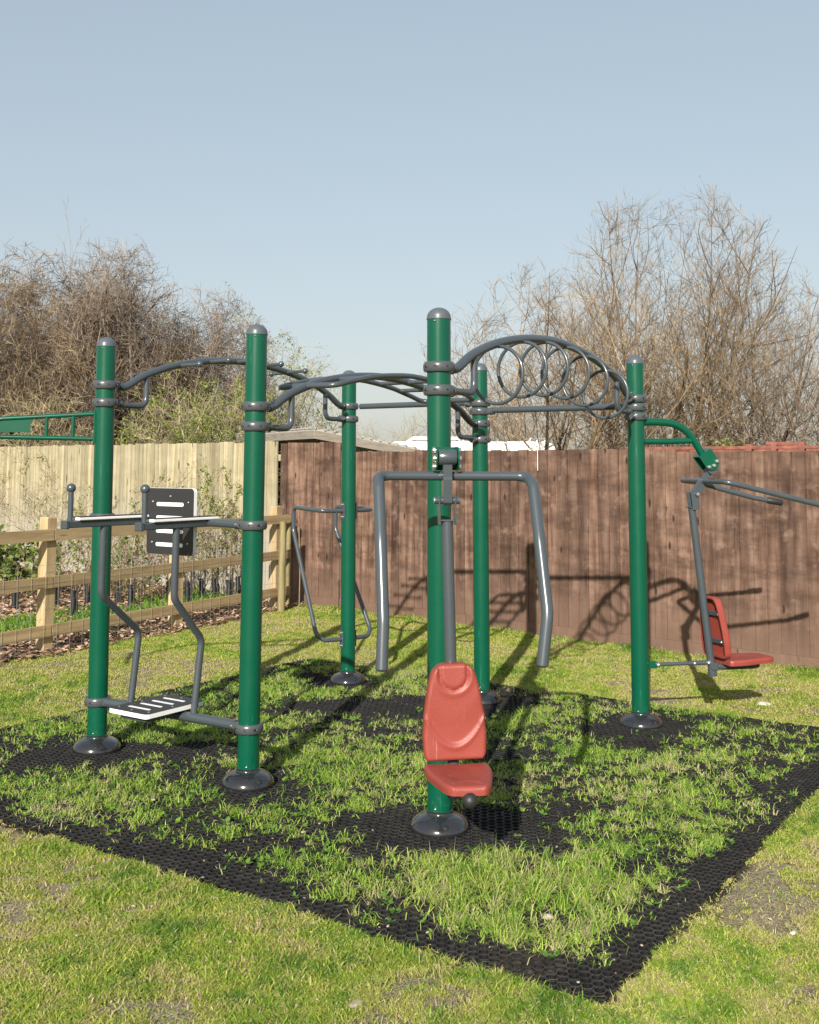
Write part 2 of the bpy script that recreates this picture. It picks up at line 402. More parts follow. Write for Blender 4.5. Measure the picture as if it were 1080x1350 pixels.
# ------------------------------------------------------------------ layout
P = {'P1': V(-1.806,6.314,0), 'P2': V(-.83,5.652,0), 'P3': V(.147,4.991,0), 'P5': V(-.463,8.295,0), 'P6': V(.513,7.634,0), 'P4': V(1.489,6.973,0)}
MATC = V(.61, 3.408, 0); MATW, MATD = 4.50, 4.04      # mat corner, extents along -EX and EY
def mat_uv(x, y):
    dx, dy = x-MATC.x, y-MATC.y
    return -(dx*EX.x+dy*EX.y), dx*EY.x+dy*EY.y
FD = V(.7412,-.6713,0); FN = V(-.6713,-.7412,0)       # back fence: direction and side facing the camera
F0 = V(-1.593,13.328,0)
RD = V(.4847,.8747,0); R0 = V(-3.216,9.55,0)          # post-and-rail fence
RN = V(RD.y, -RD.x, 0)                                # side of the lawn

def gp(px, py, z=0.0):
    a = (px-540); b = (py-PY); ca, sa = math.cos(ROLL), math.sin(ROLL); X = (ca*a+sa*b)/F_PX; u = -(-sa*a+ca*b)/F_PX
    d = V(X, math.cos(PITCH)-u*math.sin(PITCH), math.sin(PITCH)+u*math.cos(PITCH)); t = (z-CAMZ)/d.z
    return V(0,0,CAMZ)+d*t
def bare(x, y):
    b = .62*fbm(x, y, .36, 21, 5)+.38*fbm(x, y, .09, 23, 3)
    for (px, py, r) in ((560,1300,.16),(490,1325,.08),(180,1205,.10),(395,1245,.07),(900,1255,.10),(880,1190,.12),(960,1190,.13),(1000,1150,.10),(1060,1310,.12),(320,1280,.05),(240,1320,.06),(60,960,.18),(20,975,.15),(520,925,.12),(160,905,.15)):
        q = gp(px, py); b = b+.13*np.exp(-((x-q.x)**2+((y-q.y)/1.1)**2)/r**2)
    return b
# ground sheet
def ground():
    xs = np.concatenate([[-900,-300,-100,-40,-20], np.arange(-12, -3.5, .1), np.arange(-3.5, 3.5, .04), np.arange(3.5, 12.01, .1), [20,40,100,300,900]])
    ys = np.concatenate([[-300,-60,-15,-4], np.arange(0, 2.5, .1), np.arange(2.5, 9, .04), np.arange(9, 20.01, .1), [28,45,90,200,500,1500]])
    X, Y = np.meshgrid(xs, ys); Z = (fbm(X, Y, .5, 3)-.5)*.02 + (fbm(X, Y, .12, 8)-.5)*.012
    far = (np.abs(X) > 12) | (Y > 20) | (Y < 0); Z[far] = 0
    u, v = mat_uv(X, Y); inm = (u > -.02) & (u < MATW+.02) & (v > -.02) & (v < MATD+.02)
    Z = np.where(inm, -.020+.026*np.clip((fbm(X, Y, .22, 66, 3)-.40)*3.2, 0, 1), Z-.004)
    ny, nx = X.shape; idx = np.arange(nx*ny).reshape(ny, nx)
    q = np.stack([idx[:-1,:-1], idx[:-1,1:], idx[1:,1:], idx[1:,:-1]], -1).reshape(-1, 4)
    o = np_mesh('ground', np.stack([X, Y, Z], -1).reshape(-1, 3), q.ravel(), np.full(len(q), 4), M['ground'], attrs={'soil': inm.astype(float).ravel(), 'bare': np.clip((bare(X, Y)-.575)/.06, 0, 1).ravel()}, smooth=True)
    tag(o, kind='structure')
ground()

# ------------------------------------------------------------------ the frame
GL = 'green-posted outdoor gym frame with grey overhead arches standing on the black rubber mat'
frame = empty('gym_frame', (-.16, 6.64, 0), 0, label=GL, cat='gym frame')
FO = Vector(frame.location)
def L(p): return Vector(p) - FO
PR = .056
lean = {'P1': (2.0,2.27,-.83,.05), 'P2': (-2.65,1.03,-1.12,-.31), 'P3': (2.6,-.28,-.15,.15), 'P5': (1.87,-.17,-.39,1.93), 'P6': (1.43,-.69,-1.8,1.43), 'P4': (.5,-2.59,-1.31,-2.82)}
def axis_pt(k, z):
    p = P[k]; tx, ty, bx, by = lean[k]; s = p.y/1400
    b = V(p.x-bx*s, p.y, by*s*.5); t = V(p.x-tx*s, p.y, 2.4+ty*s)
    return b + (t-b)*(z/2.4)
clamps = {'P1': [(2.118,EY,1),(2.012,EY,1),(1.338,EX,0),(.285,EX,1)], 'P2': [(1.963,EY,1),(1.857,EY,1),(1.338,-EX,1),(.297,-EX,1)],
          'P3': [(2.120,EY,1),(2.010,EY,1)], 'P4': [(2.116,-EY,1),(2.060,-EX,1),(1.998,-EY,1)],
          'P5': [(2.120,-EY,2),(2.020,-EY,1)], 'P6': [(2.112,-EX,1),(2.052,EX,1),(1.966,-EY,1),(1.850,-EY,1)]}
posts = {}
for k in ('P1','P2','P3','P4','P5','P6'):
    a, t = L(axis_pt(k, .06)), L(axis_pt(k, 2.352)); ax = (t-a).normalized()
    mb = MB(); n = 24
    mb.tube([a+(t-a)*i/n for i in range(n+1)], PR, 36, cap=False)
    po = mb.build('post', M['green'], frame); posts[k] = po
    c = MB(); c.lathe([(PR+.0025,-.006),(PR+.003,.0),(PR+.0015,.004)]+[(PR*math.cos(q)+.001, .004+.048*math.sin(q)) for q in [i*math.pi/20 for i in range(11)]], t, ax, 36)
    c.build('cap', M['cap'], po)
    g = L(axis_pt(k, 0)); g.z = -.002
    d = MB(); prof = [(.132,-.012),(.1365,.012),(.1365,.024),(.132,.039),(.122,.053),(.107,.065),(.090,.074),(.074,.0795),(.064,.083),(.0605,.088),(.0605,.097),(PR+.001,.099)]
    d.lathe(prof, g, V(0,0,1), 48)
    for hh in range(3):
        an = random.uniform(0, .9)+hh*2.1+ (0.2 if k in('P2','P3') else 0)
        q = g+V(math.cos(an-1.6)*.1215, math.sin(an-1.6)*.1215, .0535); nrm = V(math.cos(an-1.6)*.66, math.sin(an-1.6)*.66, .75).normalized()
        d.lathe([(.0005,.0025),(.011,.0025),(.013,.001),(.014,-.004)], q, nrm, 16, 1)  # raised dark disc painted as a recess, no hole cut
    d.build('base_cover', [M['dome'], M['recess_shade']], po)
    cd = (V(0,0,0)+(-P[k])).normalized(); cd.z = 0; cd.normalize(); cd = (cd+V(random.uniform(-.4,.1),0,0)).normalized()
    for z in (2.335, .112):
        s = MB(); s.ball(L(axis_pt(k, z))+cd*(PR+.001), .0055, seg=10, axis=cd); s.build('screw', M['steel'], po)
    for (z, dr, lug) in clamps[k]:
        c = MB(); o = L(axis_pt(k, z)); h = .0235
        ro = PR+.0185
        c.lathe([(PR+.001,-h),(ro-.006,-h),(ro-.001,-h*.7),(ro,-h*.2),(ro,h*.3),(ro-.002,h*.75),(ro-.007,h),(PR+.001,h)], o, V(0,0,1), 36)
        sd = V(-dr.y, dr.x, 0)
        for an in (70, 115, -70, -115, 160, -160):      # almond shaped dark patches, shade of bolt recesses put in as colour
            ca, sa = math.cos(R(an)), math.sin(R(an)); nr = dr*ca+sd*sa; tg = V(-nr.y, nr.x, 0)
            big = abs(an) in (70, 160)
            pts = [(math.cos(q)*(.014 if big else .005), math.sin(q)*(.0062 if big else .004)) for q in [i*math.pi/6 for i in range(12)]]
            c.prism(pts, o+nr*(ro-.004), tg, V(0,0,1), nr, .0048, 1)
            if big: c.ball(o+nr*(ro-.001)+tg*.007, .0045, 2, 8)
        if lug:
            c.box(o+dr*(ro+.004), (.030,.050,.040), (dr, sd, V(0,0,1)), 0, .006)
            c.tube([o+dr*(ro+.012), o+dr*(ro+.040)], [.026,.0265], 18)
            c.box(o+dr*(ro+.022)+sd*.022, (.022,.014,.030), (dr, sd, V(0,0,1)), 0, .004)
            c.ball(o+dr*(ro+.022)+sd*.031, .0065, 2, 8)
        c.build('clamp', [M['greycast'], M['recess_shade'], M['steel']], po)

# arch profile measured along the span (v, z)
SPAN = 2.394
half = [(.09,2.122),(.150,2.128),(.30,2.208),(.54,2.286),(.81,2.337),(1.05,2.360),(1.197,2.365)]
prof = half + [(SPAN-v, z) for v, z in half[-2::-1]]
def arch_z(v):
    for (a, za), (b, zb) in zip(prof, prof[1:]):
        if a <= v <= b: return za+(zb-za)*(v-a)/(b-a)
    return 2.12
def arch(k, dz, name, s0=.10, s1=.10):
    o = L(P[k]); pts = catmull([o+EY*v+EZ*(z+dz) for v, z in prof], 6)
    mb = MB(); mb.tube(pts, .0235, 20)
    for v0, sg in ((.0, 1), (SPAN, -1)):                # J-shaped brace under each end
        ve = v0+sg*.31
        b = fillet([o+EY*(v0+sg*.09)+EZ*(2.013+dz), o+EY*ve+EZ*(2.013+dz), o+EY*ve+EZ*(arch_z(ve)+dz-.01)], .065, 8)
        mb.tube(b, .0175, 16)
    return mb.build(name, M['grey'], frame)
peg = arch('P1', 0, 'peg_arch')
rung = arch('P2', -.155, 'ladder_arch')
ring = arch('P3', 0, 'ring_arch')
tag(peg, 'arched grey overhead tube with ball-ended pegs'); tag(rung, 'arched grey overhead tube with side rails and rungs'); tag(ring, 'arched grey overhead tube hung with six rings')
# rings: circles across the arch
for v in (.547, .812, 1.071, 1.341, 1.609, 1.905):
    o = L(P['P3']); zt = arch_z(v); r = .148
    th = random.uniform(-.04, .04); a1 = (EX+EY*th).normalized()
    c = o+EY*v+EZ*(zt-.016-r)
    mb = MB(); mb.tube([c+(a1*math.cos(2*math.pi*i/48)+EZ*math.sin(2*math.pi*i/48))*r for i in range(48)], .0098, 12, closed=True)
    mb.build('ring', M['grey'], ring)
# pegs
for i, v in enumerate((.33, .58, .84, 1.10, 1.36, 1.62, 1.88)):
    for sg in (-1, 1):
        o = L(P['P1'])+EY*(v+(.055 if sg < 0 else 0))+EZ*(arch_z(v)-.002); e = o+EX*sg*(.175)
        if sg > 0 and i == 0: continue
        mb = MB(); mb.tube([o+EX*sg*.015, e], .0115, 12, cap=False); mb.ball(e+EX*sg*.008, .0215, seg=16)
        mb.build('peg', M['grey'], peg)
# ladder side rails and rungs
o2 = L(P['P2'])
W_ = .215
vs_ = [.46+ (1.93-.46)*i/14 for i in range(15)]
for sg in (-1, 1):
    pts = [o2+EZ*(arch_z(vs_[0])-.155)+EY*(vs_[0]-.03)+EX*sg*.012]
    mid = [o2+EX*sg*W_+EY*v+EZ*(arch_z(v)-.155-.004) for v in vs_]
    pts = fillet([pts[0], mid[0]-EY*.03, mid[1]], .07, 7)[:-1] + mid[1:-1] + fillet([mid[-2], mid[-1]+EY*.03, o2+EZ*(arch_z(vs_[-1])-.155)+EY*(vs_[-1]+.03)+EX*sg*.012], .07, 7)[1:]
    MB().tube(pts, .0165, 14).build('side_rail', M['grey'], rung)
for v in (.72, .96, 1.20, 1.44, 1.68):
    for sg in (-1, 1):
        o = o2+EY*v+EZ*(arch_z(v)-.157)
        MB().tube([o+EX*sg*.015, o+EX*sg*(W_-.008)], .0135, 12, cap=False).build('rung', M['grey'], rung)
# straight bars at the back
for a, b, z in (('P5','P6',2.116),('P6','P4',2.056)):
    MB().tube([L(P[a])+EX*.10+EZ*z, L(P[b])-EX*.10+EZ*z], .0215, 18).build('cross_bar', M['grey'], frame)

# ---- leg raise / dip station between the two left posts
o1 = L(P['P1'])
MB().tube([o1+EX*.085+EZ*.287, L(P['P2'])-EX*.085+EZ*.297], .0265, 20).build('step_tube', M['grey'], frame)
def rrect(w, h, r, k=5):
    out = []
    for cx, cy, a0 in ((w/2-r,h/2-r,0),(-w/2+r,h/2-r,90),(-w/2+r,-h/2+r,180),(w/2-r,-h/2+r,270)):
        for i in range(k+1): a = R(a0+90*i/k); out.append((cx+r*math.cos(a), cy+r*math.sin(a)))
    return out
def board(name, c, ax, ay, az, w, h, slots, dots, parent):
    b = MB(); b.prism(rrect(w, h, .022), c-az*.0155, ax, ay, az, .0228, 0); ob = b.build(name, M['white'], parent)
    s = MB()
    s.prism(rrect(w-.002, h-.002, .022), c+az*.0072, ax, ay, az, .0026, 0)
    s.prism(rrect(w-.002, h-.002, .022), c-az*.0180, ax, ay, az, .0024, 0)
    s.build('skin', M['blackhdpe'], ob)
    g = MB()
    for (sx, sy, sw, sh) in slots: g.prism(rrect(sw, sh, sh*.48), c+ax*sx+ay*sy+az*.0102, ax, ay, az, .0012, 0)
    g.build('slot', M['white'], ob)
    for (sx, sy) in dots:
        d = MB(); d.lathe([(.0005,.0026),(.004,.0024),(.006,.0004),(.006,-.001)], c+ax*sx+ay*sy+az*.0102, az, 10)
        d.build('bolt', M['steel'], ob)
    return ob
# footplate: .295 across (EX), .42 deep (towards camera)
fpc = L(V((-1.573-1.163)/2, (5.839+6.013)/2, .345))
board('footplate', fpc, EX, EY, EZ, .300, .425, [(0,-.125+.083*i,.165,.020) for i in range(4)], [(-.115,-.165),(.115,-.165),(.0,-.18),(-.115,.165),(.115,.165),(0,.18),(-.12,0),(.12,0)], frame)
MB().box(fpc-EZ*.033, (.20,.34,.028), (EX,EY,EZ), 0, .004).build('footplate_bracket', M['grey'], frame)
# backboard
bbc = o1+EX*.552+EY*.02+EZ*1.338
board('backboard', bbc, EX, EZ, -EY, .372, .372, [(0,.095-.075*i,.215,.021) for i in range(4)], [(-.142,.108),(.142,.108),(0,.140),(-.142,-.120),(.142,-.120),], frame)
MB().tube([o1+EX*.10+EY*.055+EZ*1.338, o1+EX*.6+EY*.055+EZ*1.338, L(P['P2'])-EX*.30+EY*.055+EZ*1.338, L(P['P2'])-EX*.075+EZ*1.338], .0225, 16).build('back_tube', M['grey'], frame)
for u, v0, v1 in ((.35,-.53,.02),(.80,-.42,.12)):
    ub = .77 if u > .5 else .27
    zz = 1.335
    up = MB(); sg = V(0,0,0)
    pts = fillet([o1+EX*ub+EY*.01+EZ*.29, o1+EX*ub+EY*.06+EZ*.70, o1+EX*(u-.005)+EY*(v0+.245)+EZ*.945, o1+EX*u+EY*(v0+.245)+EZ*1.315], .07, 6)
    up.tube(pts, .0195, 16).build('upright', M['grey'], frame)
    ar = MB(); c = o1+EX*u+EY*((v0+v1)/2)+EZ*zz
    ar.box(c, (.045, v1-v0, .036), (EX,EY,EZ), 0, .004); ar.box(o1+EX*u+EY*(v0-.012)+EZ*zz, (.050,.026,.044), (EX,EY,EZ), 0, .004)
    a = ar.build('armrest', M['grey'], frame)
    pd = MB(); pd.box(c+EZ*.0285+EY*.02, (.075, v1-v0-.06, .017), (EX,EY,EZ), 0, .004); pp = pd.build('pad', M['white'], a)
    pd = MB(); pd.box(c+EZ*.0385+EY*.02, (.073, v1-v0-.064, .003), (EX,EY,EZ), 0, .001); pd.build('pad_skin', M['blackhdpe'], a)
    h = MB(); hb = o1+EX*u+EY*(v0+.02)+EZ*(zz+.015); h.tube([hb, hb+EZ*.16], .0145, 14, cap=False); h.ball(hb+EZ*.178, .0255, seg=18)
    h.build('handle', M['grey'], a)

# ---- dip bars on the back left post
D5 = V(-.6,.8,0); S5 = V(.8,.6,0); o5 = L(P['P5'])
for sg in (-1, 1):
    pts = [o5+S5*sg*.055+EZ*1.310, o5+S5*sg*.24+D5*.03+EZ*1.312, o5+S5*sg*.20+D5*.50+EZ*1.325, o5+S5*sg*.20+D5*.50+EZ*1.14, o5+S5*sg*.25+D5*.06+EZ*.38, o5+S5*sg*.20+D5*.02+EZ*.335, o5+S5*sg*.055+EZ*.335]
    mb = MB(); mb.tube(fillet(pts, [.06,.05,.10,.09,.05], 6), .0165, 14); hb = mb.build('dip_bar', M['grey'], frame)
    for z in (1.31, .335):
        b = MB(); b.box(o5+S5*sg*.0585+EZ*z, (.007,.05,.125), (S5,D5,EZ), 0, .002)
        for dz in (-.047,.047): b.lathe([(.0095,0),(.0095,.008),(.007,.012),(.0005,.013)], o5+S5*sg*.061+EZ*(z+dz), S5*sg, 10, 1)
        b.build('bar_plate', [M['grey'], M['steel']], hb)

# ---- seat brackets on the corner posts
def rsz(p, D, r, s, z, zoff=0):
    S = EZ.cross(D); return p + D*r + S*s + EZ*(z+zoff)
D4 = (EX+EY).normalized(); D1 = (-EX-EY).normalized()
a3 = R(-4); d3 = (EX-EY).normalized(); D3 = V(d3.x*math.cos(a3)-d3.y*math.sin(a3), d3.x*math.sin(a3)+d3.y*math.cos(a3), 0)
def seat_bracket(k, D, dz, s_top, straight=False):
    p = L(P[k]); f = lambda r, s, z: rsz(p, D, r, s+s_top*min(1, max(0, (r-.05)/.35)), z, dz)
    mb = MB()
    if straight: mb.tube([f(.04,0,1.66), f(.2,0,1.655), f(.43,0,1.650)], .0245, 18)
    else: mb.tube(catmull([f(.04,0,1.952), f(.12,0,1.953), f(.215,0,1.950), f(.29,0,1.932), f(.355,0,1.893), f(.41,0,1.828), f(.462,0,1.745)], 5), .0245, 18)
    if not straight: mb.tube([f(.04,0,1.825), f(.2,0,1.825), f(.385,0,1.832)], .0195, 16)
    b = mb.build('seat_bracket', M['green'], frame)
    ax = (f(.562,0,1.630)-f(.462,0,1.772)).normalized(); sx = EZ.cross(D); nx = ax.cross(sx).normalized()
    o = f(.462,0,1.752); br = MB()
    if straight: ax = D.copy(); nx = ax.cross(sx).normalized(); o = f(.417,0,1.640)
    for sg in (-1, 1):
        poly = [(0,-.050),(.075,-.050)] + [(.085+.045*math.cos(q), .0+.050*math.sin(q)) for q in [(-80+160*i/8)*math.pi/180 for i in range(9)]] + [(.075,.050),(0,.050)]
        br.prism(poly, o+sx*sg*.046-sx*.003, ax, nx, sx, .006)
    br.box(o+ax*.002, (.010,.100,.096), (ax, nx, sx), 0, .002)
    br.build('clevis', M['green'], b)
    for j in (-1, 0, 1):
        for sg in (-1, 1):
            bo = MB(); q = o+ax*(.103-.012*abs(j))+nx*j*.034+sx*sg*.050
            bo.lathe([(.0135,-.004),(.0135,.006),(.011,.011),(.0005,.0135)], q, sx*sg, 14)
            bo.build('bolt', M['steel'], b)
    # lower stub that holds the damper rod
    lo = MB(); lo.box(f(.085,0,.385-dz), (.07,.022,.045), (D, sx, EZ), 0, .004); lo.build('damper_lug', M['green'], frame)
seat_bracket('P4', D4, 0, 0); seat_bracket('P3', D3, .045, -.050, True)
# ladder-like bracket on the far left post
p = L(P['P1']); f = lambda r, s, z: rsz(p, D1, r, s, z)
mb = MB()
mb.tube(fillet([f(.055,0,1.955), f(.625,0,1.916), f(.625,0,1.813), f(.055,0,1.806)], [.048,.048], 8), .0135, 14)
for r in (.185, .335): mb.tube([f(r,0,1.945), f(r,0,1.810)], .0115, 12)
mb.box(f(.062,0,1.88), (.012,.045,.20), (D1, EZ.cross(D1), EZ), 0, .003)
lb = mb.build('side_bracket', M['green'], frame)
mb = MB(); mb.prism([(.42,1.84),(.60,1.84),(.60,1.90),(.56,1.915),(.40,1.925),(.43,1.88)], p-EZ.cross(D1)*.004, D1, EZ, EZ.cross(D1), .008); mb.build('gusset', M['green'], lb)
# the lever it carries leaves the picture
lev = empty('pull_lever', P['P1']+D1*.52+V(0,0,1.0), 0, label='dark green lever bar pivoted in the ladder-like bracket at the left edge', cat='exercise lever')
lp = P['P1']-Vector(lev.location); f = lambda r, s, z: rsz(lp, D1, r, s, z)
mb = MB(); mb.tube(fillet([f(.545,-.03,1.835), f(.50,-.03,1.868), f(.58,-.03,1.885), f(1.15,-.03,1.86), f(1.35,-.03,1.55)], [.02,.02,.1], 5), .014, 14); mb.build('bar', M['green'], lev)
mb = MB(); mb.tube([f(1.35,-.30,1.55), f(1.35,.24,1.55)], .016, 14, rnd=1.0); mb.build('handle', M['rubbergrip'], lev)

# ------------------------------------------------------------------ swinging seats
def shell(name, outline, thick, relief, frame_, m, parent, n=44, k=60):
    """moulded pad: outline(t)->half width for t 0..1 along the length; relief(a,t) front offset"""
    o, A, B, Cc, length = frame_      # origin, across, along, front normal
    vs = []; rows = []
    for i in range(k+1):
        t = .5-.5*math.cos(math.pi*i/k)
        wv = max(outline(t), .001); row = []
        for j in range(n+1):
            a = -math.cos(math.pi*j/n); x = a*wv
            e = min(wv-abs(x), t*length, (1-t)*length); e = max(e, 0)
            edge = min(thick, .034)*(1-math.sqrt(max(0, 1-max(0, 1-e/.016)**2)))*.55
            row.append(len(vs)); vs.append(o+A*x+B*(t*length)+Cc*(thick-edge+relief(a, t)))
        rows.append(row)
    back = []
    for i in range(k+1):
        t = .5-.5*math.cos(math.pi*i/k); wv = max(outline(t), .001); row = []
        for j in range(n+1):
            a = -math.cos(math.pi*j/n); x = a*wv; e = max(0, min(wv-abs(x), t*length, (1-t)*length))
            hol = thick-.014 if e > .012 else 0
            row.append(len(vs)); vs.append(o+A*x*.985+B*(t*length)+Cc*hol)
        back.append(row)
    fs = []
    for i in range(k):
        for j in range(n):
            fs.append((rows[i][j], rows[i][j+1], rows[i+1][j+1], rows[i+1][j]))
            fs.append((back[i][j], back[i+1][j], back[i+1][j+1], back[i][j+1]))
    for i in range(k):
        for j in (0, n):
            fs.append((rows[i][j], rows[i+1][j], back[i+1][j], back[i][j]))
    for i in (0, k):
        for j in range(n): fs.append((rows[i][j], rows[i][j+1], back[i][j+1], back[i][j]))
    mb = MB(); mb.add(vs, fs); return mb.build(name, m, parent, 55)
def sstep(a, b, x): t = max(0, min(1, (x-a)/(b-a))); return t*t*(3-2*t)
def back_outline(t):      # t 0 bottom .. 1 top
    w = np.interp(t, [0,.25,.45,.65,.80,.90,1.0], [.127,.131,.126,.114,.102,.092,.080])
    if t < .09: w -= .022*(1-math.sqrt(max(0, 1-(1-t/.09)**2)))
    if t > .88: w *= .45+.55*math.sqrt(max(0, 1-((t-.88)/.12)**2))
    return float(w)
def back_relief(a, t):
    w = back_outline(t); x = a*w; z = t*.385; r = 0
    # U-shaped groove below the head
    d = math.hypot(x*.95, (z-.335) if z < .335 else 0)
    r -= .007*math.exp(-((d-.054)/.0065)**2)
    r += .003*(1-sstep(.045,.052, d))
    r += .004*math.exp(-((d-.070)/.010)**2)
    # curved ledge towards the bottom
    zl = .070+.9*x*x/.13*.75+ .045*(abs(x)/.13)**2
    r -= .006*(sstep(zl-.010, zl, z)-sstep(zl, zl+.13, z)) 
    r += .005*math.exp(-((z-zl+.016)/.012)**2)
    r += .006*(abs(x)/.13)**2*(1 if z > zl else .2)
    return r
def seat_outline(t):      # t 0 back .. 1 front
    w = .134-.040*sstep(.2, 1, t)
    if t < .09: w *= .86+.14*math.sqrt(max(0, 1-(1-t/.09)**2))
    if t > .76: w *= .58+.42*math.sqrt(max(0, 1-((t-.76)/.24)**2))
    return w
def seat_relief(a, t):
    w = seat_outline(t); x = a*w; y = t*.38
    d = math.hypot(x, (y-.15)*.55)
    r = -.007*(1-sstep(.035,.095, d))+.003*abs(a)**3
    r += .005*math.exp(-((math.hypot(x,(y-.34))-.055)/.008)**2)*(1 if y < .34 else 0)
    return r

def swing(k, D, dz, label, near, far, s_top, lean_s, arms, damper, seatlen, pad_yaw=0):
    """grey hanger with handlebars, tube, red backrest and seat; zero at the post base"""
    root = empty('swing_seat', P[k]+D*.51, 0, label=label, cat='exercise seat', group='red swing seats hanging from the frame')
    p = P[k]-Vector(root.location); S = EZ.cross(D)
    f = lambda r, s, z: p + D*r + S*(s+s_top+lean_s*max(0, 1.6-z)) + EZ*z
    top = 1.646+dz
    # bearing and hanger link
    h = MB(); c = f(.520,0,top-.006)
    h.lathe([(.001,-.038),(.030,-.038),(.033,-.034),(.033,.034),(.030,.038),(.001,.038)], c, S, 24)
    h.build('bearing', M['grey'], root)
    dn = arms != 'out'
    piv = f(.500 if dn else .405,0,1.480+dz*.6)
    ax = (piv-c).normalized(); nx = ax.cross(S).normalized()
    lk = MB(); Lh = (piv-c).length
    lk.prism([(-.01,-.014),(Lh*.45,-.019),(Lh*.5,-.025),(Lh+.006,-.025),(Lh+.02,-.012),(Lh+.02,.012),(Lh+.006,.025),(Lh*.5,.025),(Lh*.45,.019),(-.01,.014)], c-S*.019, ax, nx, S, .038)
    link_ = lk.build('hanger', M['grey'], root)
    pin = MB(); pin.tube([piv-S*.052, piv+S*.052], .015, 14)
    for sg in (-1, 1): pin.lathe([(.0145,0),(.0145,.008),(.011,.014),(.0005,.016)], piv+S*sg*.042, S*sg, 14, 1)
    pin.build('pivot_pin', [M['grey'], M['steel']], root)
    # U-shaped clevis below the pivot
    tb = f(.505,0,.335); tt = f(.492 if dn else .382,0,1.400+dz*.6); ta = (tb-tt).normalized(); tn = ta.cross(S).normalized()
    u = MB()
    for sg in (-1, 1): u.box((piv+tt)/2+S*sg*.034+ta*.003-ta*.0, (.118,.052,.006), (ta, tn, S), 0, .0015)
    u.box(tt+ta*.004, (.007,.052,.062), (ta, tn, S), 0, .0015)
    u.build('clevis', M['grey'], root)
    t = MB(); t.tube([tt+ta*.008, tt+(tb-tt)*.5, tb], .0245, 22); t.tube([tb-ta*.005, tb+ta*.035], .029, 20)
    tube = t.build('seat_tube', M['grey'], root)
    # handlebar
    xc = c+(piv-c)*.48
    if arms == 'out':
        P0 = lambda s, r, z: f(r, s, z)
        near_pts = [P0(-near,.465,1.566), P0(-near-.01,.56,1.545), P0(-near-.01,.80,1.490), P0(-near,1.15,1.412), P0(-near+.02,1.30,1.392)]
        far_pts = [P0(far,.465,1.566), P0(far+.01,.60,1.553), P0(far+.01,.80,1.500), P0(far,1.02,1.445), P0(far-.02,1.19,1.416)]
        hb = MB(); pts = fillet([near_pts[1], near_pts[0], xc-S*.0, far_pts[0], far_pts[1]], [.05,.01,.05], 6)
        full = near_pts[::-1][:-1]+fillet([near_pts[1], near_pts[0], far_pts[0], far_pts[1]], .06, 7)[1:-1]+far_pts[1:]
        hb.tube(full, .0175, 16); hbar = hb.build('handlebar', M['grey'], root)
        for pts in (near_pts, far_pts):
            e = pts[-1]; d = (pts[-1]-pts[-2]).normalized(); gp = MB(); gp.tube([e-d*.085, e-d*.08, e+d*.02, e+d*.027], [.0195,.0225,.0225,.018], 14); gp.build('grip', M['rubbergrip'], hbar)
    else:
        L_ = lambda s, r, z: p + D*r + S*(s+s_top) + EZ*z
        le = [L_(-near,.470,1.612), L_(-near-.006,.56,1.572), L_(-near-.006,.66,1.36), L_(-near-.002,.75,1.05), L_(-near-.010,.78,.87)]
        ri = [L_(far,.470,1.612), L_(far+.004,.56,1.572), L_(far+.004,.66,1.36), L_(far+.012,.76,1.07), L_(far-.016,.78,.875)]
        full = fillet([le[4], le[3], le[2], le[1], le[0], ri[0], ri[1], ri[2], ri[3], ri[4]], [.25,.35,.05,.05,.05,.05,.35,.25], 8)
        rads = []
        for q in full:
            sv = abs((q-le[0]).dot(S)); sw = abs((q-ri[0]).dot(S)); e = min(sv, sw) if (q-le[0]).dot(S) > 0 and (q-ri[0]).dot(S) < 0 and q.z > 1.55 else 0
            rads.append(.0240-.0055*min(1, e/.06))
        hb = MB(); hb.tube(full, rads, 20, rnd=.35); hb.tube([le[0]+S*.06, ri[0]-S*.06], .0188, 18, cap=False)
        hbar = hb.build('handlebar', M['grey'], root)
    # base of the tube: arm under the seat, dark ball end
    arm = MB(); zb_ = .362+dz*.75
    arm.box(f(.515,0,zb_+.002), (.05,.062,.052), (D, S, EZ), 0, .006)
    arm.tube([f(.53,0,zb_), f(.60,0,zb_-.004), f(.56+seatlen-(.01 if dn else .12),0,zb_-.002)], .0215, 16)
    arm.build('seat_arm', M['grey'], root)
    en = MB(); en.ball(f(.56+seatlen+(.002 if dn else -.12),0,zb_+.002), .029 if dn else .0225, seg=20); en.build('end_cap', M['rubbergrip'], root)
    # backrest leaning with the tube
    zo = dz*.75; ya = R(pad_yaw)
    Dp = V(D.x*math.cos(ya)-D.y*math.sin(ya), D.x*math.sin(ya)+D.y*math.cos(ya), 0); Sp = EZ.cross(Dp)
    B = (-ta); Cn = Dp.copy(); Cn = (Cn-B*Cn.dot(B)).normalized(); Sb = B.cross(Cn).normalized()
    Sb = Sb if Sb.dot(S) > 0 else -Sb
    bo = f(.500,0,.425+zo)+Dp*.027
    bk = shell('backrest', back_outline, .050, back_relief, (bo, Sb, B, Cn, .385), M['red'], root)
    for zz in (.10,.28):
        for sg in (-1,1):
            bl = MB(); bl.ball(bo+B*zz+Sb*sg*.085+Cn*.008, .009, seg=10); bl.build('bolt', M['steel'], bk)
        bl = MB(); bl.box(bo+B*zz+Cn*.018, (.20,.03,.008), (Sb, B, Cn), 0, .002); bl.build('mounting_bar', M['grey'], bk)
    st = shell('seat', seat_outline, .034, seat_relief, (f(.500,0,.380+zo)+Dp*.060, Sp, Dp, EZ, seatlen), M['red'], root)
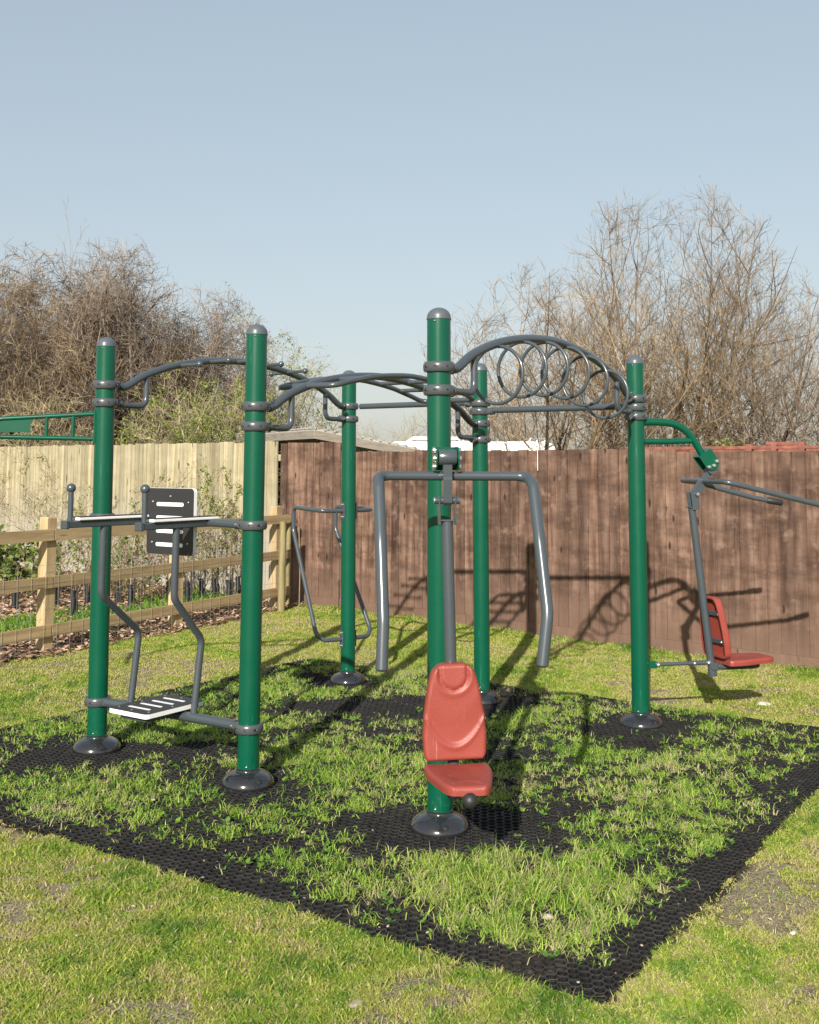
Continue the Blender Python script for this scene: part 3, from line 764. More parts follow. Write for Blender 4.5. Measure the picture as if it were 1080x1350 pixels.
    # damper rod back to the post
    if damper:
        d = MB(); a, b = p+D*.125+EZ*.385, f(.475,0,.388)
        d.tube([a, b], .0125, 14); d.tube([a+(b-a)*.62, b], .0155, 14)
        for q in (a, b, a+(b-a)*.72):
            for sg in (-1, 1): d.ball(q+S*sg*.016, .0125 if q is not a and q is not b else .015, 1, 12)
        d.build('damper_rod', [M['grey'], M['steel']], root)
    return root
swing('P4', D4, 0, 'red seat seen from the side, hanging from the right-hand post before the brown fence', .31, .335, 0, 0, 'out', True, .38, 8)
swing('P3', D3, .05, 'red seat facing the camera, hanging from the tallest front post', .285, .355, -.050, .026, 'down', True, .325)

# ------------------------------------------------------------------ rubber honeycomb mat
def rubber():
    pitch = .042; rowh = pitch*.866
    nu = int(MATW/pitch); nv = int(MATD/rowh)
    seg = 8; ri = pitch*.405; ro_ = pitch*.5/math.cos(math.pi/6)
    cu = []; cv = []
    for j in range(nv):
        for i in range(nu):
            cu.append(.025+i*pitch+(pitch/2 if j % 2 else 0)); cv.append(.025+j*rowh)
    cu = np.array(cu); cv = np.array(cv); n = len(cu)
    ang = np.array([math.pi/2+2*math.pi*k/12 for k in range(12)])
    # hexagon outline with 12 points, hole with 12 points
    rad = np.where(np.arange(12) % 2 == 0, ro_, ro_*math.cos(math.pi/6))*.998
    ox, oy = rad*np.cos(ang), rad*np.sin(ang); ix, iy = ri*np.cos(ang), ri*np.sin(ang)
    hz = .018
    zt = (fbm(cu, cv, .6, 4)-.5)*.022 + (vnoise(cu, cv, .9, 9)-.5)*.006
    zt = zt + hz - .006 + np.random.default_rng(2).normal(0, .0012, n)
    rings = []
    mx = (ox+ix)/2
    for (x, y, dz) in ((ox, oy, -.0045), (ox*.97, oy*.97, -.0010), (ix*1.05, iy*1.05, 0), (ix, iy, -.0025), (ix*.97, iy*.97, -.019)):
        rings.append(np.stack([cu[:,None]+x[None], cv[:,None]+y[None], zt[:,None]+dz+0*x[None]], -1))
    allv = np.stack(rings, 1).reshape(n, 60, 3)
    u, v, z = allv[...,0], allv[...,1], allv[...,2]
    # ragged edge
    X = MATC.x - EX.x*u + EY.x*v; Y = MATC.y - EX.y*u + EY.y*v
    verts = np.stack([X, Y, z], -1).reshape(-1, 3)
    q = []
    for a in range(4):
        for k in range(12):
            k2 = (k+1) % 12; q.append((a*12+k, a*12+k2, (a+1)*12+k2, (a+1)*12+k))
    q = np.array(q); faces = (q[None]+(np.arange(n)*60)[:,None,None]).reshape(-1, 4)
    o = np_mesh('rubber_mat', verts, faces.ravel(), np.full(len(faces), 4), M['rubber'])
    tag(o, 'black honeycomb rubber mat under the gym frame, overgrown with grass', 'rubber mat')
rubber()
def mat_height(x, y):
    u, v = mat_uv(x, y); return (fbm(u, v, .6, 4)-.5)*.022+.011

# ------------------------------------------------------------------ grass as real blades
def blades(x, y, z, length, width, lean_, tone, name, m, curl=.5, label=None, kind='stuff'):
    n = len(x); a = RNG.random(n)*2*np.pi; ld = RNG.random(n)*2*np.pi
    wx, wy = np.cos(a)*width/2, np.sin(a)*width/2; lx, ly = np.cos(ld), np.sin(ld)
    def pt(t, w):
        h = length*t; off = lean_*length*(t**1.7)
        cx = x+lx*off; cy = y+ly*off; cz = z+h*np.sqrt(np.maximum(.05, 1-(lean_*t*.75)**2)) - curl*lean_*length*t**3*.5
        return np.stack([cx-wx*w, cy-wy*w, cz], -1), np.stack([cx+wx*w, cy+wy*w, cz], -1), np.stack([cx, cy, cz], -1)
    a0, b0, _ = pt(0.0, 1.0); a1, b1, _ = pt(.5, .85); _, _, tp = pt(1.0, 0)
    v = np.stack([a0, b0, a1, b1, tp], 1).reshape(-1, 3)
    i = np.arange(n)*5
    f4 = np.stack([i, i+1, i+3, i+2], -1); f3 = np.stack([i+2, i+3, i+4], -1)
    flat = np.concatenate([f4.ravel(), f3.ravel()]); sizes = np.concatenate([np.full(n, 4), np.full(n, 3)])
    o = np_mesh(name, v, flat, sizes, m, attrs={'tone': np.repeat(np.clip(tone, 0, 1), 5)})
    return tag(o, label, None, None, kind)
def scatter(n, ymin, ymax, power=1.5):
    # points in the view wedge (with a margin), denser near the camera
    y = ymin*(1+RNG.random(n)*((ymax/ymin)**(2-power)-1))**(1/(2-power)) if power != 2 else ymin*(ymax/ymin)**RNG.random(n)
    x = (RNG.random(n)*2-1)*(y*.44+.75); return x, y
def fence_side(x, y): return (x-F0.x)*FN.x+(y-F0.y)*FN.y      # >0 in front of the back fence
def rail_side(x, y): return (x-R0.x)*RN.x+(y-R0.y)*RN.y        # >0 on the lawn side
def lawn():
    x, y = scatter(2300000, 2.55, 13.2, 1.7)
    u, v = mat_uv(x, y)
    wob = (fbm(x, y, .12, 2)-.5)*.07
    inmat = (u > wob) & (u < MATW-wob) & (v > wob*.8) & (v < MATD+wob)
    rs = rail_side(x, y)+ (fbm(x, y, .5, 40)-.5)*.35
    keep = ~inmat & (fence_side(x, y) > .03) & (rs > .12)
    b = bare(x, y)
    edge = np.maximum(0, 1-np.minimum(np.abs(u-0), np.abs(v-0))/.35)*((v > -.4) & (u > -.4))
    nearfront = ((v < 0) | (u < 0))
    pbare = np.clip((b-.58+.05*edge*nearfront)/.055, 0, 1)*.94*np.clip(1.3-(y-6)*.12, .3, 1)
    big = ((x-2.75)/.55)**2+((y-7.75)/.55)**2 < 1      # worn patch near the right seat
    pbare = np.where(big, np.clip(pbare+.5, 0, .93), pbare)
    keep &= RNG.random(len(x)) > pbare
    x, y, b = x[keep], y[keep], b[keep]
    lush = fbm(x, y, .9, 33, 4)
    near_f = np.clip(1-fence_side(x, y)/.75, 0, 1)
    ln = (.012+.022*RNG.random(len(x))**1.4)*(.7+1.1*np.clip(lush-.3, 0, 1)) + near_f**2*.10*RNG.random(len(x))**1.5*(fbm(x, y, .3, 12)*2-.4)
    tall = RNG.random(len(x)) < .05*np.clip(lush*2-.6, .1, 1); ln = np.where(tall, ln*1.9, ln)
    wd = (.0022+.0022*RNG.random(len(x)))*(1+.11*np.clip(y-3, 0, 10))
    tone = .33+.60*np.clip((lush-.28)*1.35, 0, 1)+(fbm(x, y, .09, 61, 3)-.5)*1.0+RNG.normal(0, .17, len(x)) - .22*np.clip((b-.44)/.10, 0, 1) + near_f*.3
    dead = RNG.random(len(x)) < .11+.26*np.clip((b-.45)/.08, 0, 1); tone = np.where(dead, RNG.random(len(x))*.2, tone)
    z = (fbm(x, y, .5, 3)-.5)*.02 + (fbm(x, y, .12, 8)-.5)*.012-.006
    blades(x, y, z, ln, wd, .55+.75*RNG.random(len(x)), tone, 'lawn_grass', M['lawn'], label='short patchy yellow-green lawn around the mat')
lawn()
def mat_growth(x, y):
    """how much grass stands on the mat, following the patches in the photo"""
    u, v = mat_uv(x, y)
    g = .55*fbm(x, y, .60, 57, 3)+.45*fbm(x, y, .16, 63, 3)+.13
    def blob(cx, cy, rx, ry, s):
        return s*np.exp(-(((x-cx)/rx)**2+((y-cy)/ry)**2))
    for (cx, cy, rx, ry, s) in ((.42,4.35,.48,.42,.20),(-.15,4.75,.4,.25,.16),(-1.5,5.5,.65,.3,.20),(-.35,6.1,.6,.45,.18),(-1.0,8.0,.7,.5,.24),(.35,8.6,.9,.4,.30),(.75,7.0,.35,.5,.20),
                                (1.15,5.6,.35,.45,.08),(2.0,6.6,.5,.35,.10),(-2.1,6.6,.25,.4,.15),(-.8,4.9,.4,.25,.12),(1.75,7.35,.3,.2,.08),(-1.3,6.9,.5,.35,.08)):
        g = g+blob(cx, cy, rx, ry, s)
    for k in P: g = g-blob(P[k].x, P[k].y-.02, .30, .26, .55)      # worn rings round the post bases
    g = g-blob(-.4,7.45,.65,.28,.38)-blob(.35,6.35,.45,.35,.20)-blob(-.1,4.78,.22,.16,.22)-blob(.95,6.05,.4,.2,.16)-blob(1.5,6.4,.35,.28,.16)-blob(-1.2,6.35,.4,.15,.22)
    e = .16*(vnoise(x, y, .18, 88)-.5)
    g = g-.40*np.clip(1-(u+e)/.24, 0, 1)-.34*np.clip(1-(v+e)/.20, 0, 1)*np.clip(1.1-.12*u, .4, 1)-.2*np.clip(1-(MATW-u)/.15, 0, 1)
    return g
def mat_grass():
    pitch = .042; rowh = pitch*.866; nu = int(MATW/pitch); nv = int(MATD/rowh)
    J, I = np.meshgrid(np.arange(nv), np.arange(nu), indexing='ij'); u = (.025+I*pitch+np.where(J % 2, pitch/2, 0)).ravel(); v = (.025+J*rowh).ravel()
    cx = MATC.x-EX.x*u+EY.x*v; cy = MATC.y-EX.y*u+EY.y*v; g = mat_growth(cx, cy)
    lvl = np.clip((g-.405)/.30, 0, 1.2); fine = np.clip((vnoise(cx, cy, .085, 17)-.16)*1.9, .15, 1.15); amt = 32*lvl**1.6*fine*RNG.gamma(.8, 1.2, len(cx))*np.where(RNG.random(len(cx)) < .28+.6*lvl, 1, .06)
    cnt = RNG.poisson(np.minimum(amt, 60)*.74); idx = np.repeat(np.arange(len(cx)), cnt); n = len(idx)
    sp = .013+.012*np.minimum(cnt[idx]/40, 1); a = RNG.random(n)*2*np.pi; r = np.sqrt(RNG.random(n))*sp
    x = cx[idx]+np.cos(a)*r; y = cy[idx]+np.sin(a)*r; g = g[idx]
    tuft = np.exp(-(((x-.40)/.45)**2+((y-4.35)/.34)**2))
    cell = RNG.random(len(cx))[idx]; ctone = RNG.normal(0, .18, len(cx))[idx]
    ln = (.020+.052*RNG.random(n)**1.4)*(.60+.55*np.clip(g-.4, 0, 1)+.55*cell) + tuft*.13*RNG.random(n)**1.8
    wd = (.0021+.0024*RNG.random(n)**1.3)*(1+.08*np.clip(y-3.5, 0, 10))
    tone = .31+ctone+RNG.normal(0, .18, n)+(fbm(x, y, .5, 91)-.5)*.9
    dead = RNG.random(n) < .09; tone = np.where(dead, RNG.random(n)*.1, tone)
    lean = .35+.85*RNG.random(n)**.8
    blades(x, y, mat_height(x, y)-.010, ln, wd, lean, tone, 'mat_grass', M['weed'], curl=.9, label='fresh green grass growing up through the rubber mat')
mat_grass()
# clover and broad leaved weeds, as small leaf quads in rosettes
def leaves_mesh(cx, cy, cz, dx, dy, dz, length, width, tone, name, m, parent=None, roll=None):
    """diamond leaves: base point, direction, size"""
    n = len(cx); d = np.stack([dx, dy, dz], -1); d /= np.linalg.norm(d, axis=1)[:,None]
    if roll is None: r = RNG.normal(size=(n, 3))
    else: r = roll
    s = np.cross(d, r); s /= np.linalg.norm(s, axis=1)[:,None]+1e-9; nn = np.cross(s, d)
    c = np.stack([cx, cy, cz], -1); L_ = length[:,None]; W = width[:,None]
    v = np.stack([c, c+d*L_*.45+s*W*.5, c+d*L_-nn*L_*.06, c+d*L_*.45-s*W*.5], 1).reshape(-1, 3)
    i = np.arange(n)*4; f = np.stack([i, i+1, i+2, i+3], -1)
    return np_mesh(name, v, f.ravel(), np.full(n, 4), m, parent, attrs={'tone': np.repeat(np.clip(tone, 0, 1), 4)})
def broad_weeds():
    x, y = scatter(5200, 3.2, 9.6, 1.2); u, v = mat_uv(x, y); g = mat_growth(x, y)
    ok = (u > .08) & (u < MATW) & (v > .08) & (v < MATD) & (g > .36) & (RNG.random(len(x)) < np.clip((g-.30)*2, 0, 1))
    x, y = x[ok], y[ok]; n = len(x); k = 7
    X = np.repeat(x, k); Y = np.repeat(y, k); a = RNG.random(n*k)*2*np.pi; sz = np.repeat(.5+RNG.random(n)*.9, k)
    el = .15+.6*RNG.random(n*k)
    ln = (.015+.017*RNG.random(n*k))*sz; z = mat_height(X, Y)-.004+.012*RNG.random(n*k)
    o = leaves_mesh(X, Y, z, np.cos(a), np.sin(a), el, ln, ln*(.42+.25*RNG.random(n*k)), np.repeat(RNG.random(n), k)*.6+RNG.random(n*k)*.35, 'mat_weeds', M['broad'],
        roll=np.stack([np.zeros(n*k), np.zeros(n*k), np.ones(n*k)], -1)+RNG.normal(0, .25, (n*k, 3)))
    tag(o, 'small broad-leaved weeds sprouting between the grass on the mat', kind='stuff')
broad_weeds()

# ------------------------------------------------------------------ stones and litter
def stone(c, r, m, label, name='stone', cat='stone', grp='pale stones scattered on the ground', flat=.5):
    n1, n2 = 10, 7; vs = []; fs = []
    for i in range(n2+1):
        ph = math.pi*i/n2-math.pi/2
        for j in range(n1):
            a = 2*math.pi*j/n1; k = 1+.28*math.sin(a*2+r*900)*math.cos(ph)+random.uniform(-.10,.10)
            vs.append(V(r*k*math.cos(ph)*math.cos(a), r*.75*k*math.cos(ph)*math.sin(a), r*flat*k*math.sin(ph)))
    for i in range(n2):
        for j in range(n1): fs.append((i*n1+j, i*n1+(j+1) % n1, (i+1)*n1+(j+1) % n1, (i+1)*n1+j))
    mb = MB(); mb.add(vs, fs); o = mb.build(name, m, None); o.location = c; o.rotation_euler = (0, 0, random.uniform(0, 6.2))
    return tag(o, label, cat, grp)
stone(gp(1046,1232)+V(0,0,.006), .013, M['stonewhite'], 'white stone on the lawn right of the mat corner')
stone(gp(1008,929)+V(0,0,.006), .055, M['stonewhite'], 'flat pale stone on the lawn below the right seat', flat=.25)
stone(gp(470,1325)+V(0,0,.003), .028, M['stone'], 'flat tan stone on the lawn at the bottom edge', flat=.3)
stone(gp(723,1213, .01)+V(0,0,.012), .020, M['stone'], 'tan stone lying on the mat in front of the tall grass tuft')
for q in ((202,1057,.012),(846,1250,.006),(400,1100,.01),(101,1237,.006)):
    stone(gp(q[0], q[1], .01)+V(0,0,.01), q[2], M['stone'], 'small pale stone lying in the grass', grp='small pale stones')
rs_ = random.Random(3)
for i in range(24):
    px, py = rs_.uniform(20, 1060), rs_.uniform(960, 1330)
    q = gp(px, py, .0); u, v = mat_uv(q.x, q.y); on = 0 < u < MATW and 0 < v < MATD
    stone(q+V(0,0,.014 if on else .002), rs_.uniform(.004,.008), M['stone'], 'tiny pale pebble on the ' + ('mat' if on else 'lawn'), name='pebble', cat='pebble', grp='tiny pebbles on the '+('mat' if on else 'lawn'))
def litter():
    n = 1500; x, y = scatter(n, 2.6, 9.5, 1.2); u, v = mat_uv(x, y); inm = (u > 0) & (u < MATW) & (v > 0) & (v < MATD)
    z = np.where(inm, mat_height(x, y)+.002, .012); a = RNG.random(n)*6.28
    ln = .006+.012*RNG.random(n)
    o = leaves_mesh(x, y, z, np.cos(a), np.sin(a), RNG.normal(0, .15, n), ln, ln*.5, RNG.random(n)*.45, 'dry_litter', M['chip'], roll=np.tile([0,0,1.], (n,1))+RNG.normal(0,.3,(n,3)))
    tag(o, 'scraps of dry leaf and straw over mat and lawn', kind='stuff')
litter()

# ------------------------------------------------------------------ fences
def boards_fence(name, start, length, z0, z1, pitch, m, label, cat, steps=None, gravel=True, jitter=.006, gm=None, posts_=(), tonesp=.28, seed=1):
    """feather-edge boards; the object's x axis runs along the fence, -y faces the lawn"""
    rz = math.atan2(FD.y, FD.x)
    rr = random.Random(seed)
    root = empty(name, start, rz, label=label, cat=cat)
    n = int(length/pitch); V_ = []; Fc = []; T = []
    for i in range(n):
        x0 = i*pitch; w = pitch*rr.uniform(1.04, 1.16); zt = z1+rr.uniform(-jitter, jitter)
        if steps:
            for (a, b, dz) in steps:
                if a <= x0 < b: zt += dz
        zb = z0+rr.uniform(-.004,.004); t0, t1 = .011, .0165; tl = rr.uniform(-.004,.004)
        dy = rr.uniform(-.002,.002); b = len(V_); k = 6
        tone = min(1, max(0, rr.gauss(.5, tonesp)))
        for j in range(k+1):
            z = zb+(zt-zb)*j/k; wob = tl*(z-zb); wa = rr.uniform(-.0015,.0015)
            V_ += [(x0+wob, -t0+dy+wa, z), (x0+w+wob, -t1-.006+dy+wa, z), (x0+w+wob, .0, z), (x0+wob, .004, z)]; T += [tone]*4
        for j in range(k):
            for q in range(4): Fc.append((b+j*4+q, b+j*4+(q+1) % 4, b+(j+1)*4+(q+1) % 4, b+(j+1)*4+q))
        Fc.append((b+k*4, b+k*4+1, b+k*4+2, b+k*4+3)); Fc.append((b+3, b+2, b+1, b))
    V_ = np.array(V_); fl = np.array(Fc).ravel()
    np_mesh('boards', V_, fl, np.full(len(Fc), 4), m, root, attrs={'tone': np.array(T)})
    if gravel:
        V_ = []; Fc = []; T = []; x = 0
        while x < length:
            l = min(3.0, length-x); b = len(V_); V_ += [(x+dx, dy, dz) for dx in (0, l-.01) for dy in (-.036,-.010) for dz in (-.05, z0+.012)]
            Fc += [tuple(b+i for i in q) for q in ((0,1,3,2),(4,6,7,5),(0,4,5,1),(2,3,7,6),(0,2,6,4),(1,5,7,3))]; T += [rr.uniform(.2,.8)]*8; x += l
        np_mesh('gravel_board', np.array(V_), np.array(Fc).ravel(), np.full(len(Fc), 4), gm or m, root, attrs={'tone': np.array(T)})
    V_ = []; Fc = []; T = []
    for zc in (z0+.22, (z0+z1)/2, z1-.2):       # rails on the far side
        b = len(V_); V_ += [(dx, dy, zc+dz) for dx in (0, length) for dy in (.006,.045) for dz in (-.04,.04)]
        Fc += [tuple(b+i for i in q) for q in ((0,1,3,2),(4,6,7,5),(0,4,5,1),(2,3,7,6),(0,2,6,4),(1,5,7,3))]; T += [.5]*8
    np_mesh('back_rail', np.array(V_), np.array(Fc).ravel(), np.full(len(Fc), 4), m, root, attrs={'tone': np.array(T)})
    return root
bf = boards_fence('brown_fence', F0, 9.6, .10, 1.825, .118, M['brownfence'], 'brown stained close-board fence behind the gym frame', 'fence', steps=[(-1, 1.02, .115), (2.2, 2.6, .01), (5.4, 9.6, -.028)], seed=4)
PALE_L = 8.6
boards_fence('pale_fence', F0-FD*PALE_L, PALE_L-.03, .10, 1.96, .098, M['lightfence'], 'pale unpainted close-board fence behind the planted bed at left', 'fence', seed=9, jitter=.012, tonesp=.22)

# post-and-rail fence
rz = math.atan2(RD.y, RD.x)-math.pi/2     # local y along the fence, +x towards the lawn
rf = empty('rail_fence', R0, rz, label='new wooden post-and-rail fence with wire mesh in front of the planted bed', cat='fence')
for i in range(-2, 3):
    y = i*1.71; mb = MB(); ht = 1.19 if i != 1 else 1.17
    hw = .052
    pts = []
    vs = [(x*hw, y+yy*hw, z) for z in (-.05, ht-.012) for x, yy in ((-1,-1),(1,-1),(1,1),(-1,1))] + [(x*hw*.82, y+yy*hw*.82, ht) for x, yy in ((-1,-1),(1,-1),(1,1),(-1,1))]
    fs = [(0,1,5,4),(1,2,6,5),(2,3,7,6),(3,0,4,7),(4,5,9,8),(5,6,10,9),(6,7,11,10),(7,4,8,11),(8,9,10,11)]
    mb.add(vs, fs, 0, False); o = mb.build('fence_post', M['postwood'], rf)
    at = o.data.attributes.new('tone', 'FLOAT', 'POINT'); at.data.foreach_set('value', [random.uniform(.35,.75)]*len(o.data.vertices))
for zc in (1.035, .622, .200):
    for a, b in ((-3.42,-.006),(.006,3.60)):
        mb = MB(); k = 14; vs = []; sg = random.uniform(-.006,.006)
        for j in range(k+1):
            t = j/k; y = a+(b-a)*t; dz = sg*math.sin(math.pi*t)*1.5+random.uniform(-.001,.001)
            vs += [(hw+.001, y, zc-.050+dz), (hw+.037, y, zc-.050+dz), (hw+.037, y, zc+.050+dz), (hw+.001, y, zc+.050+dz)]
        fs = [(j*4+q, j*4+(q+1) % 4, (j+1)*4+(q+1) % 4, (j+1)*4+q) for j in range(k) for q in range(4)]+[(0,1,2,3),(k*4+3,k*4+2,k*4+1,k*4)]
        mb.add(vs, fs, 0, False); o = mb.build('rail', M['railwood'], rf)
        at = o.data.attributes.new('tone', 'FLOAT', 'POINT'); at.data.foreach_set('value', [random.uniform(.3,.8)]*len(o.data.vertices))
mb = MB()
for z in (.05,.17,.31,.46,.62,.78): mb.tube([(hw+.041, -3.4, z), (hw+.043, 0, z-.004), (hw+.041, 3.62, z)], .0012, 4, cap=False)
y = -3.4
while y < 3.62: mb.tube([(hw+.043, y, .02), (hw+.043+random.uniform(-.004,.004), y+random.uniform(-.01,.01), .80)], .0010, 4, cap=False); y += .15
mb.build('wire_mesh', M['wire'], rf)
for (px_, py_, hh, rr_) in ((371, 806, 1.02, .042),(379, 800, 1.0, .030)):
    q = gp(px_, py_); mb = MB(); mb.tube([(0,0,-.05),(0,.004,hh*.5),(.006,0,hh)], [rr_,rr_*.97,rr_*.93], 12)
    o = mb.build('timber_stake', M['oldpost'], None); o.location = q
    at = o.data.attributes.new('tone', 'FLOAT', 'POINT'); at.data.foreach_set('value', [.4]*len(o.data.vertices))
    tag(o, ('thick' if rr_ > .04 else 'thin')+' greenish timber stake behind the end of the rail fence', 'stake')
q = gp(394, 826); mb = MB(); mb.tube([(0,0,-.03),(.004,0,.55),(-.012,.004,1.02)], .0065, 6); o = mb.build('bamboo_cane', M['railwood'], None); o.location = q
tag(o, 'thin cane stuck in the lawn left of the dip bars', 'cane')

# ------------------------------------------------------------------ woody plants
class Twigs:
    def __init__(s, env=None): s.a = []; s.b = []; s.ra = []; s.rb = []; s.t = []; s.lev = []; s.env = env
    def seg(s, a, b, ra, rb, t, lev): s.a.append(a); s.b.append(b); s.ra.append(ra); s.rb.append(rb); s.t.append(t); s.lev.append(lev)
    def mesh(s, name, m, parent, sides=3, lo=0.0, hi=1e9):
        a = np.array(s.a); b = np.array(s.b); ra = np.array(s.ra); rb = np.array(s.rb); t = np.array(s.t)
        k = (ra >= lo) & (ra < hi)
        if not k.any(): return None
        a, b, ra, rb, t = a[k], b[k], ra[k], rb[k], t[k]; n = len(a)
        d = b-a; d /= np.linalg.norm(d, axis=1)[:,None]+1e-9
        up = np.where(np.abs(d[:,2:3]) > .9, np.array([[1.,0,0]]), np.array([[0,0,1.]])); u = np.cross(d, up); u /= np.linalg.norm(u, axis=1)[:,None]; w = np.cross(d, u)
        vs = []
        for c, r in ((a, ra), (b, rb)):
            for q in range(sides):
                an = 2*math.pi*q/sides; vs.append(c+(u*math.cos(an)+w*math.sin(an))*r[:,None])
        v = np.stack(vs, 1).reshape(-1, 3); i = np.arange(n)*2*sides
        f = np.stack([np.stack([i+q, i+(q+1) % sides, i+sides+(q+1) % sides, i+sides+q], -1) for q in range(sides)], 1).reshape(-1, 4)
        return np_mesh(name, v, f.ravel(), np.full(len(f), 4), m, parent, attrs={'tone': np.repeat(np.clip(t, 0, 1), 2*sides)}, smooth=sides > 3)
def unit(v): return v/(math.sqrt(v[0]*v[0]+v[1]*v[1]+v[2]*v[2])+1e-9)
def grow(T, rg, p, d, length, r, lev, spec):
    """spec[lev] = (segments, wobble, up, child count, child angle, length ratio, radius ratio, start fraction)"""
    sg, wob, up, nc, ang, lr, rr, st = spec[lev]
    L_ = length/sg; pts = [p]; dirs = []
    rad = r
    tone = min(1, max(0, rg.gauss(.52-.05*lev, .22)))
    for i in range(sg):
        d = unit(d+np.array([rg.gauss(0, wob), rg.gauss(0, wob), rg.gauss(0, wob)+up]))
        q = p+d*L_; r2 = max(r*(1-(.93 if lev == 0 else .8)*(i+1)/sg), .0022)
        if T.env is not None and not T.env(q if lev > 0 else q*np.array([.9,.9,.955])): break
        T.seg(p, q, rad, r2, min(1, max(0, tone+rg.gauss(0, .06))), lev); p = q; rad = r2; pts.append(p); dirs.append(d)
    sg = len(dirs)
    if sg == 0 or lev == len(spec)-1 or nc == 0: return
    for c in range(nc):
        f = st+(1-st)*(c+rg.random())/nc; i = min(sg-1, int(f*sg)); t = f*sg-i
        pp = pts[i]+(pts[i+1]-pts[i])*t; dd = dirs[i]
        a = c*2.4+rg.random()*1.2; ref = np.array([0,0,1.]) if abs(dd[2]) < .9 else np.array([1.,0,0])
        u = unit(cross3(dd, ref)); w = cross3(dd, u)
        an = math.radians(ang*rg.uniform(.7, 1.3)); nd = dd*math.cos(an)+(u*math.cos(a)+w*math.sin(a))*math.sin(an)
        ll = length*lr*(1.12-.65*f)*rg.uniform(.75, 1.2); rc = max(r*(1-.7*f)*rr, .0026)
        grow(T, rg, pp, unit(nd), ll, rc, lev+1, spec)
def cross3(a, b): return np.array([a[1]*b[2]-a[2]*b[1], a[2]*b[0]-a[0]*b[2], a[0]*b[1]-a[1]*b[0]])
def sprout(T, rs, level, per_m, lmin, lmax, ang, rad, nseg=2, up=.1, wob=.18):
    """twigs on every branch of the given level, all at once"""
    a = np.array(T.a); b = np.array(T.b); lv = np.array(T.lev); ra = np.array(T.ra); k = lv == level
    if not k.any(): return
    a, b = a[k], b[k]; ln = np.linalg.norm(b-a, axis=1); tn = np.array(T.t)[k]
    cnt = rs.poisson(ln*per_m); idx = np.repeat(np.arange(len(a)), cnt); n = len(idx)
    if n == 0: return
    d = (b-a)[idx]; d /= np.linalg.norm(d, axis=1)[:,None]+1e-9; p = a[idx]+(b-a)[idx]*rs.random((n,1))
    q = rs.normal(size=(n,3)); q -= d*(q*d).sum(1)[:,None]; q /= np.linalg.norm(q, axis=1)[:,None]+1e-9
    an = np.radians(ang)*(.6+.8*rs.random((n,1))); d = d*np.cos(an)+q*np.sin(an); L_ = (lmin+(lmax-lmin)*rs.random((n,1))**1.6)/nseg
    tone = np.clip(tn[idx]-.03+rs.normal(0,.12,n), 0, 1); alive = np.ones(n, bool); r = np.full(n, rad)
    for i in range(nseg):
        d = d+rs.normal(0, wob, (n,3))+np.array([0,0,up]); d /= np.linalg.norm(d, axis=1)[:,None]; e = p+d*L_; r2 = r*(.72 if i < nseg-1 else .45)
        if T.env is not None: alive = alive & T.env(e)
        T.a += list(p[alive]); T.b += list(e[alive]); T.ra += list(r[alive]); T.rb += list(r2[alive]); T.t += list(tone[alive]); T.lev += [level+1]*int(alive.sum())
        p = e; r = r2
def leaf_cloud(T, rg, n, size, spread, m, parent, name='leaves', sel=None):
    a = np.array(T.a); b = np.array(T.b); lv = np.array(T.lev); k = lv >= lv.max()-1
    if sel: k &= sel(b)
    a, b = a[k], b[k]
    if len(a) == 0: return
    cl = vnoise(b[:,0]+b[:,2]*.7, b[:,1]+b[:,2], .5, rg.random()*9); w_ = np.clip(cl-.25, .02, 1)**1.5; w_ /= w_.sum()
    i = RNG.choice(len(a), n, p=w_)
    P_ = a[i]+(b-a)[i]*RNG.random((n,1))+RNG.normal(0, spread*.3, (n, 3))
    D = RNG.normal(size=(n, 3))+np.array([0,0,.3]); ln = size*(.6+.8*RNG.random(n))
    return leaves_mesh(P_[:,0], P_[:,1], P_[:,2], D[:,0], D[:,1], D[:,2], ln, ln*.6, RNG.random(n), name, m, parent)
def tree(name, loc, height, stems, spread, spec, seed, m, label, cat, group, leaf=None, base_r=.06, trunk_lo=.02, first_len=None, stem_h=0.0, lean_=0.0, sides=3, env=None, spr=None):
    rg = random.Random(seed); ef = None
    if env:
        rx, zc, rz_ = env[:3]; ox = env[3] if len(env) > 3 else 0
        def ef(q):
            q = np.asarray(q); x_, y_, z_ = q[...,0]-ox, q[...,1], q[...,2]-zc
            wv = 1+.10*np.sin(x_*5.1+seed)*np.cos(z_*4.3+y_*3)+.05*np.sin(x_*13+z_*11+seed)
            return (x_*x_+y_*y_)/(rx*rx)+z_*z_/(rz_*rz_) < wv
    T = Twigs(ef); root = empty(name, loc, 0, label=label, cat=cat, group=group)
    for i in range(stems):
        a = 2*math.pi*i/stems+rg.random()*1.0; sp = spread*(.25+.9*rg.random()) if stems > 1 else spread*.1
        d = unit(np.array([math.cos(a)*sp+lean_, math.sin(a)*sp, 1.0]))
        p0 = np.array([math.cos(a)*.12*(stems > 1), math.sin(a)*.12*(stems > 1), -.05])
        grow(T, rg, p0, d, height*rg.uniform(.8, 1.05), base_r*rg.uniform(.7, 1.1), 0, spec)
    rsd = np.random.default_rng(seed)
    for sp_ in (spr or []): sprout(T, rsd, *sp_)
    T.mesh('trunk', m, root, 7, lo=trunk_lo); T.mesh('crown', m, root, sides, hi=trunk_lo)
    if leaf: 
        for lf in (leaf if isinstance(leaf, list) else [leaf]): leaf_cloud(T, rg, parent=root, **lf)
    return root, T
def at(px, Y): return V((px-540)/1400*Y, Y, 0)
DENSE = [(8,.11,.08,13,46,.52,.5,.12),(6,.16,.03,9,46,.52,.6,.15),(5,.20,.03,0,0,0,0,0)]
TALL = [(10,.06,.05,14,46,.50,.5,.10),(7,.11,.09,7,42,.50,.6,.15),(6,.13,.06,0,0,0,0,0)]
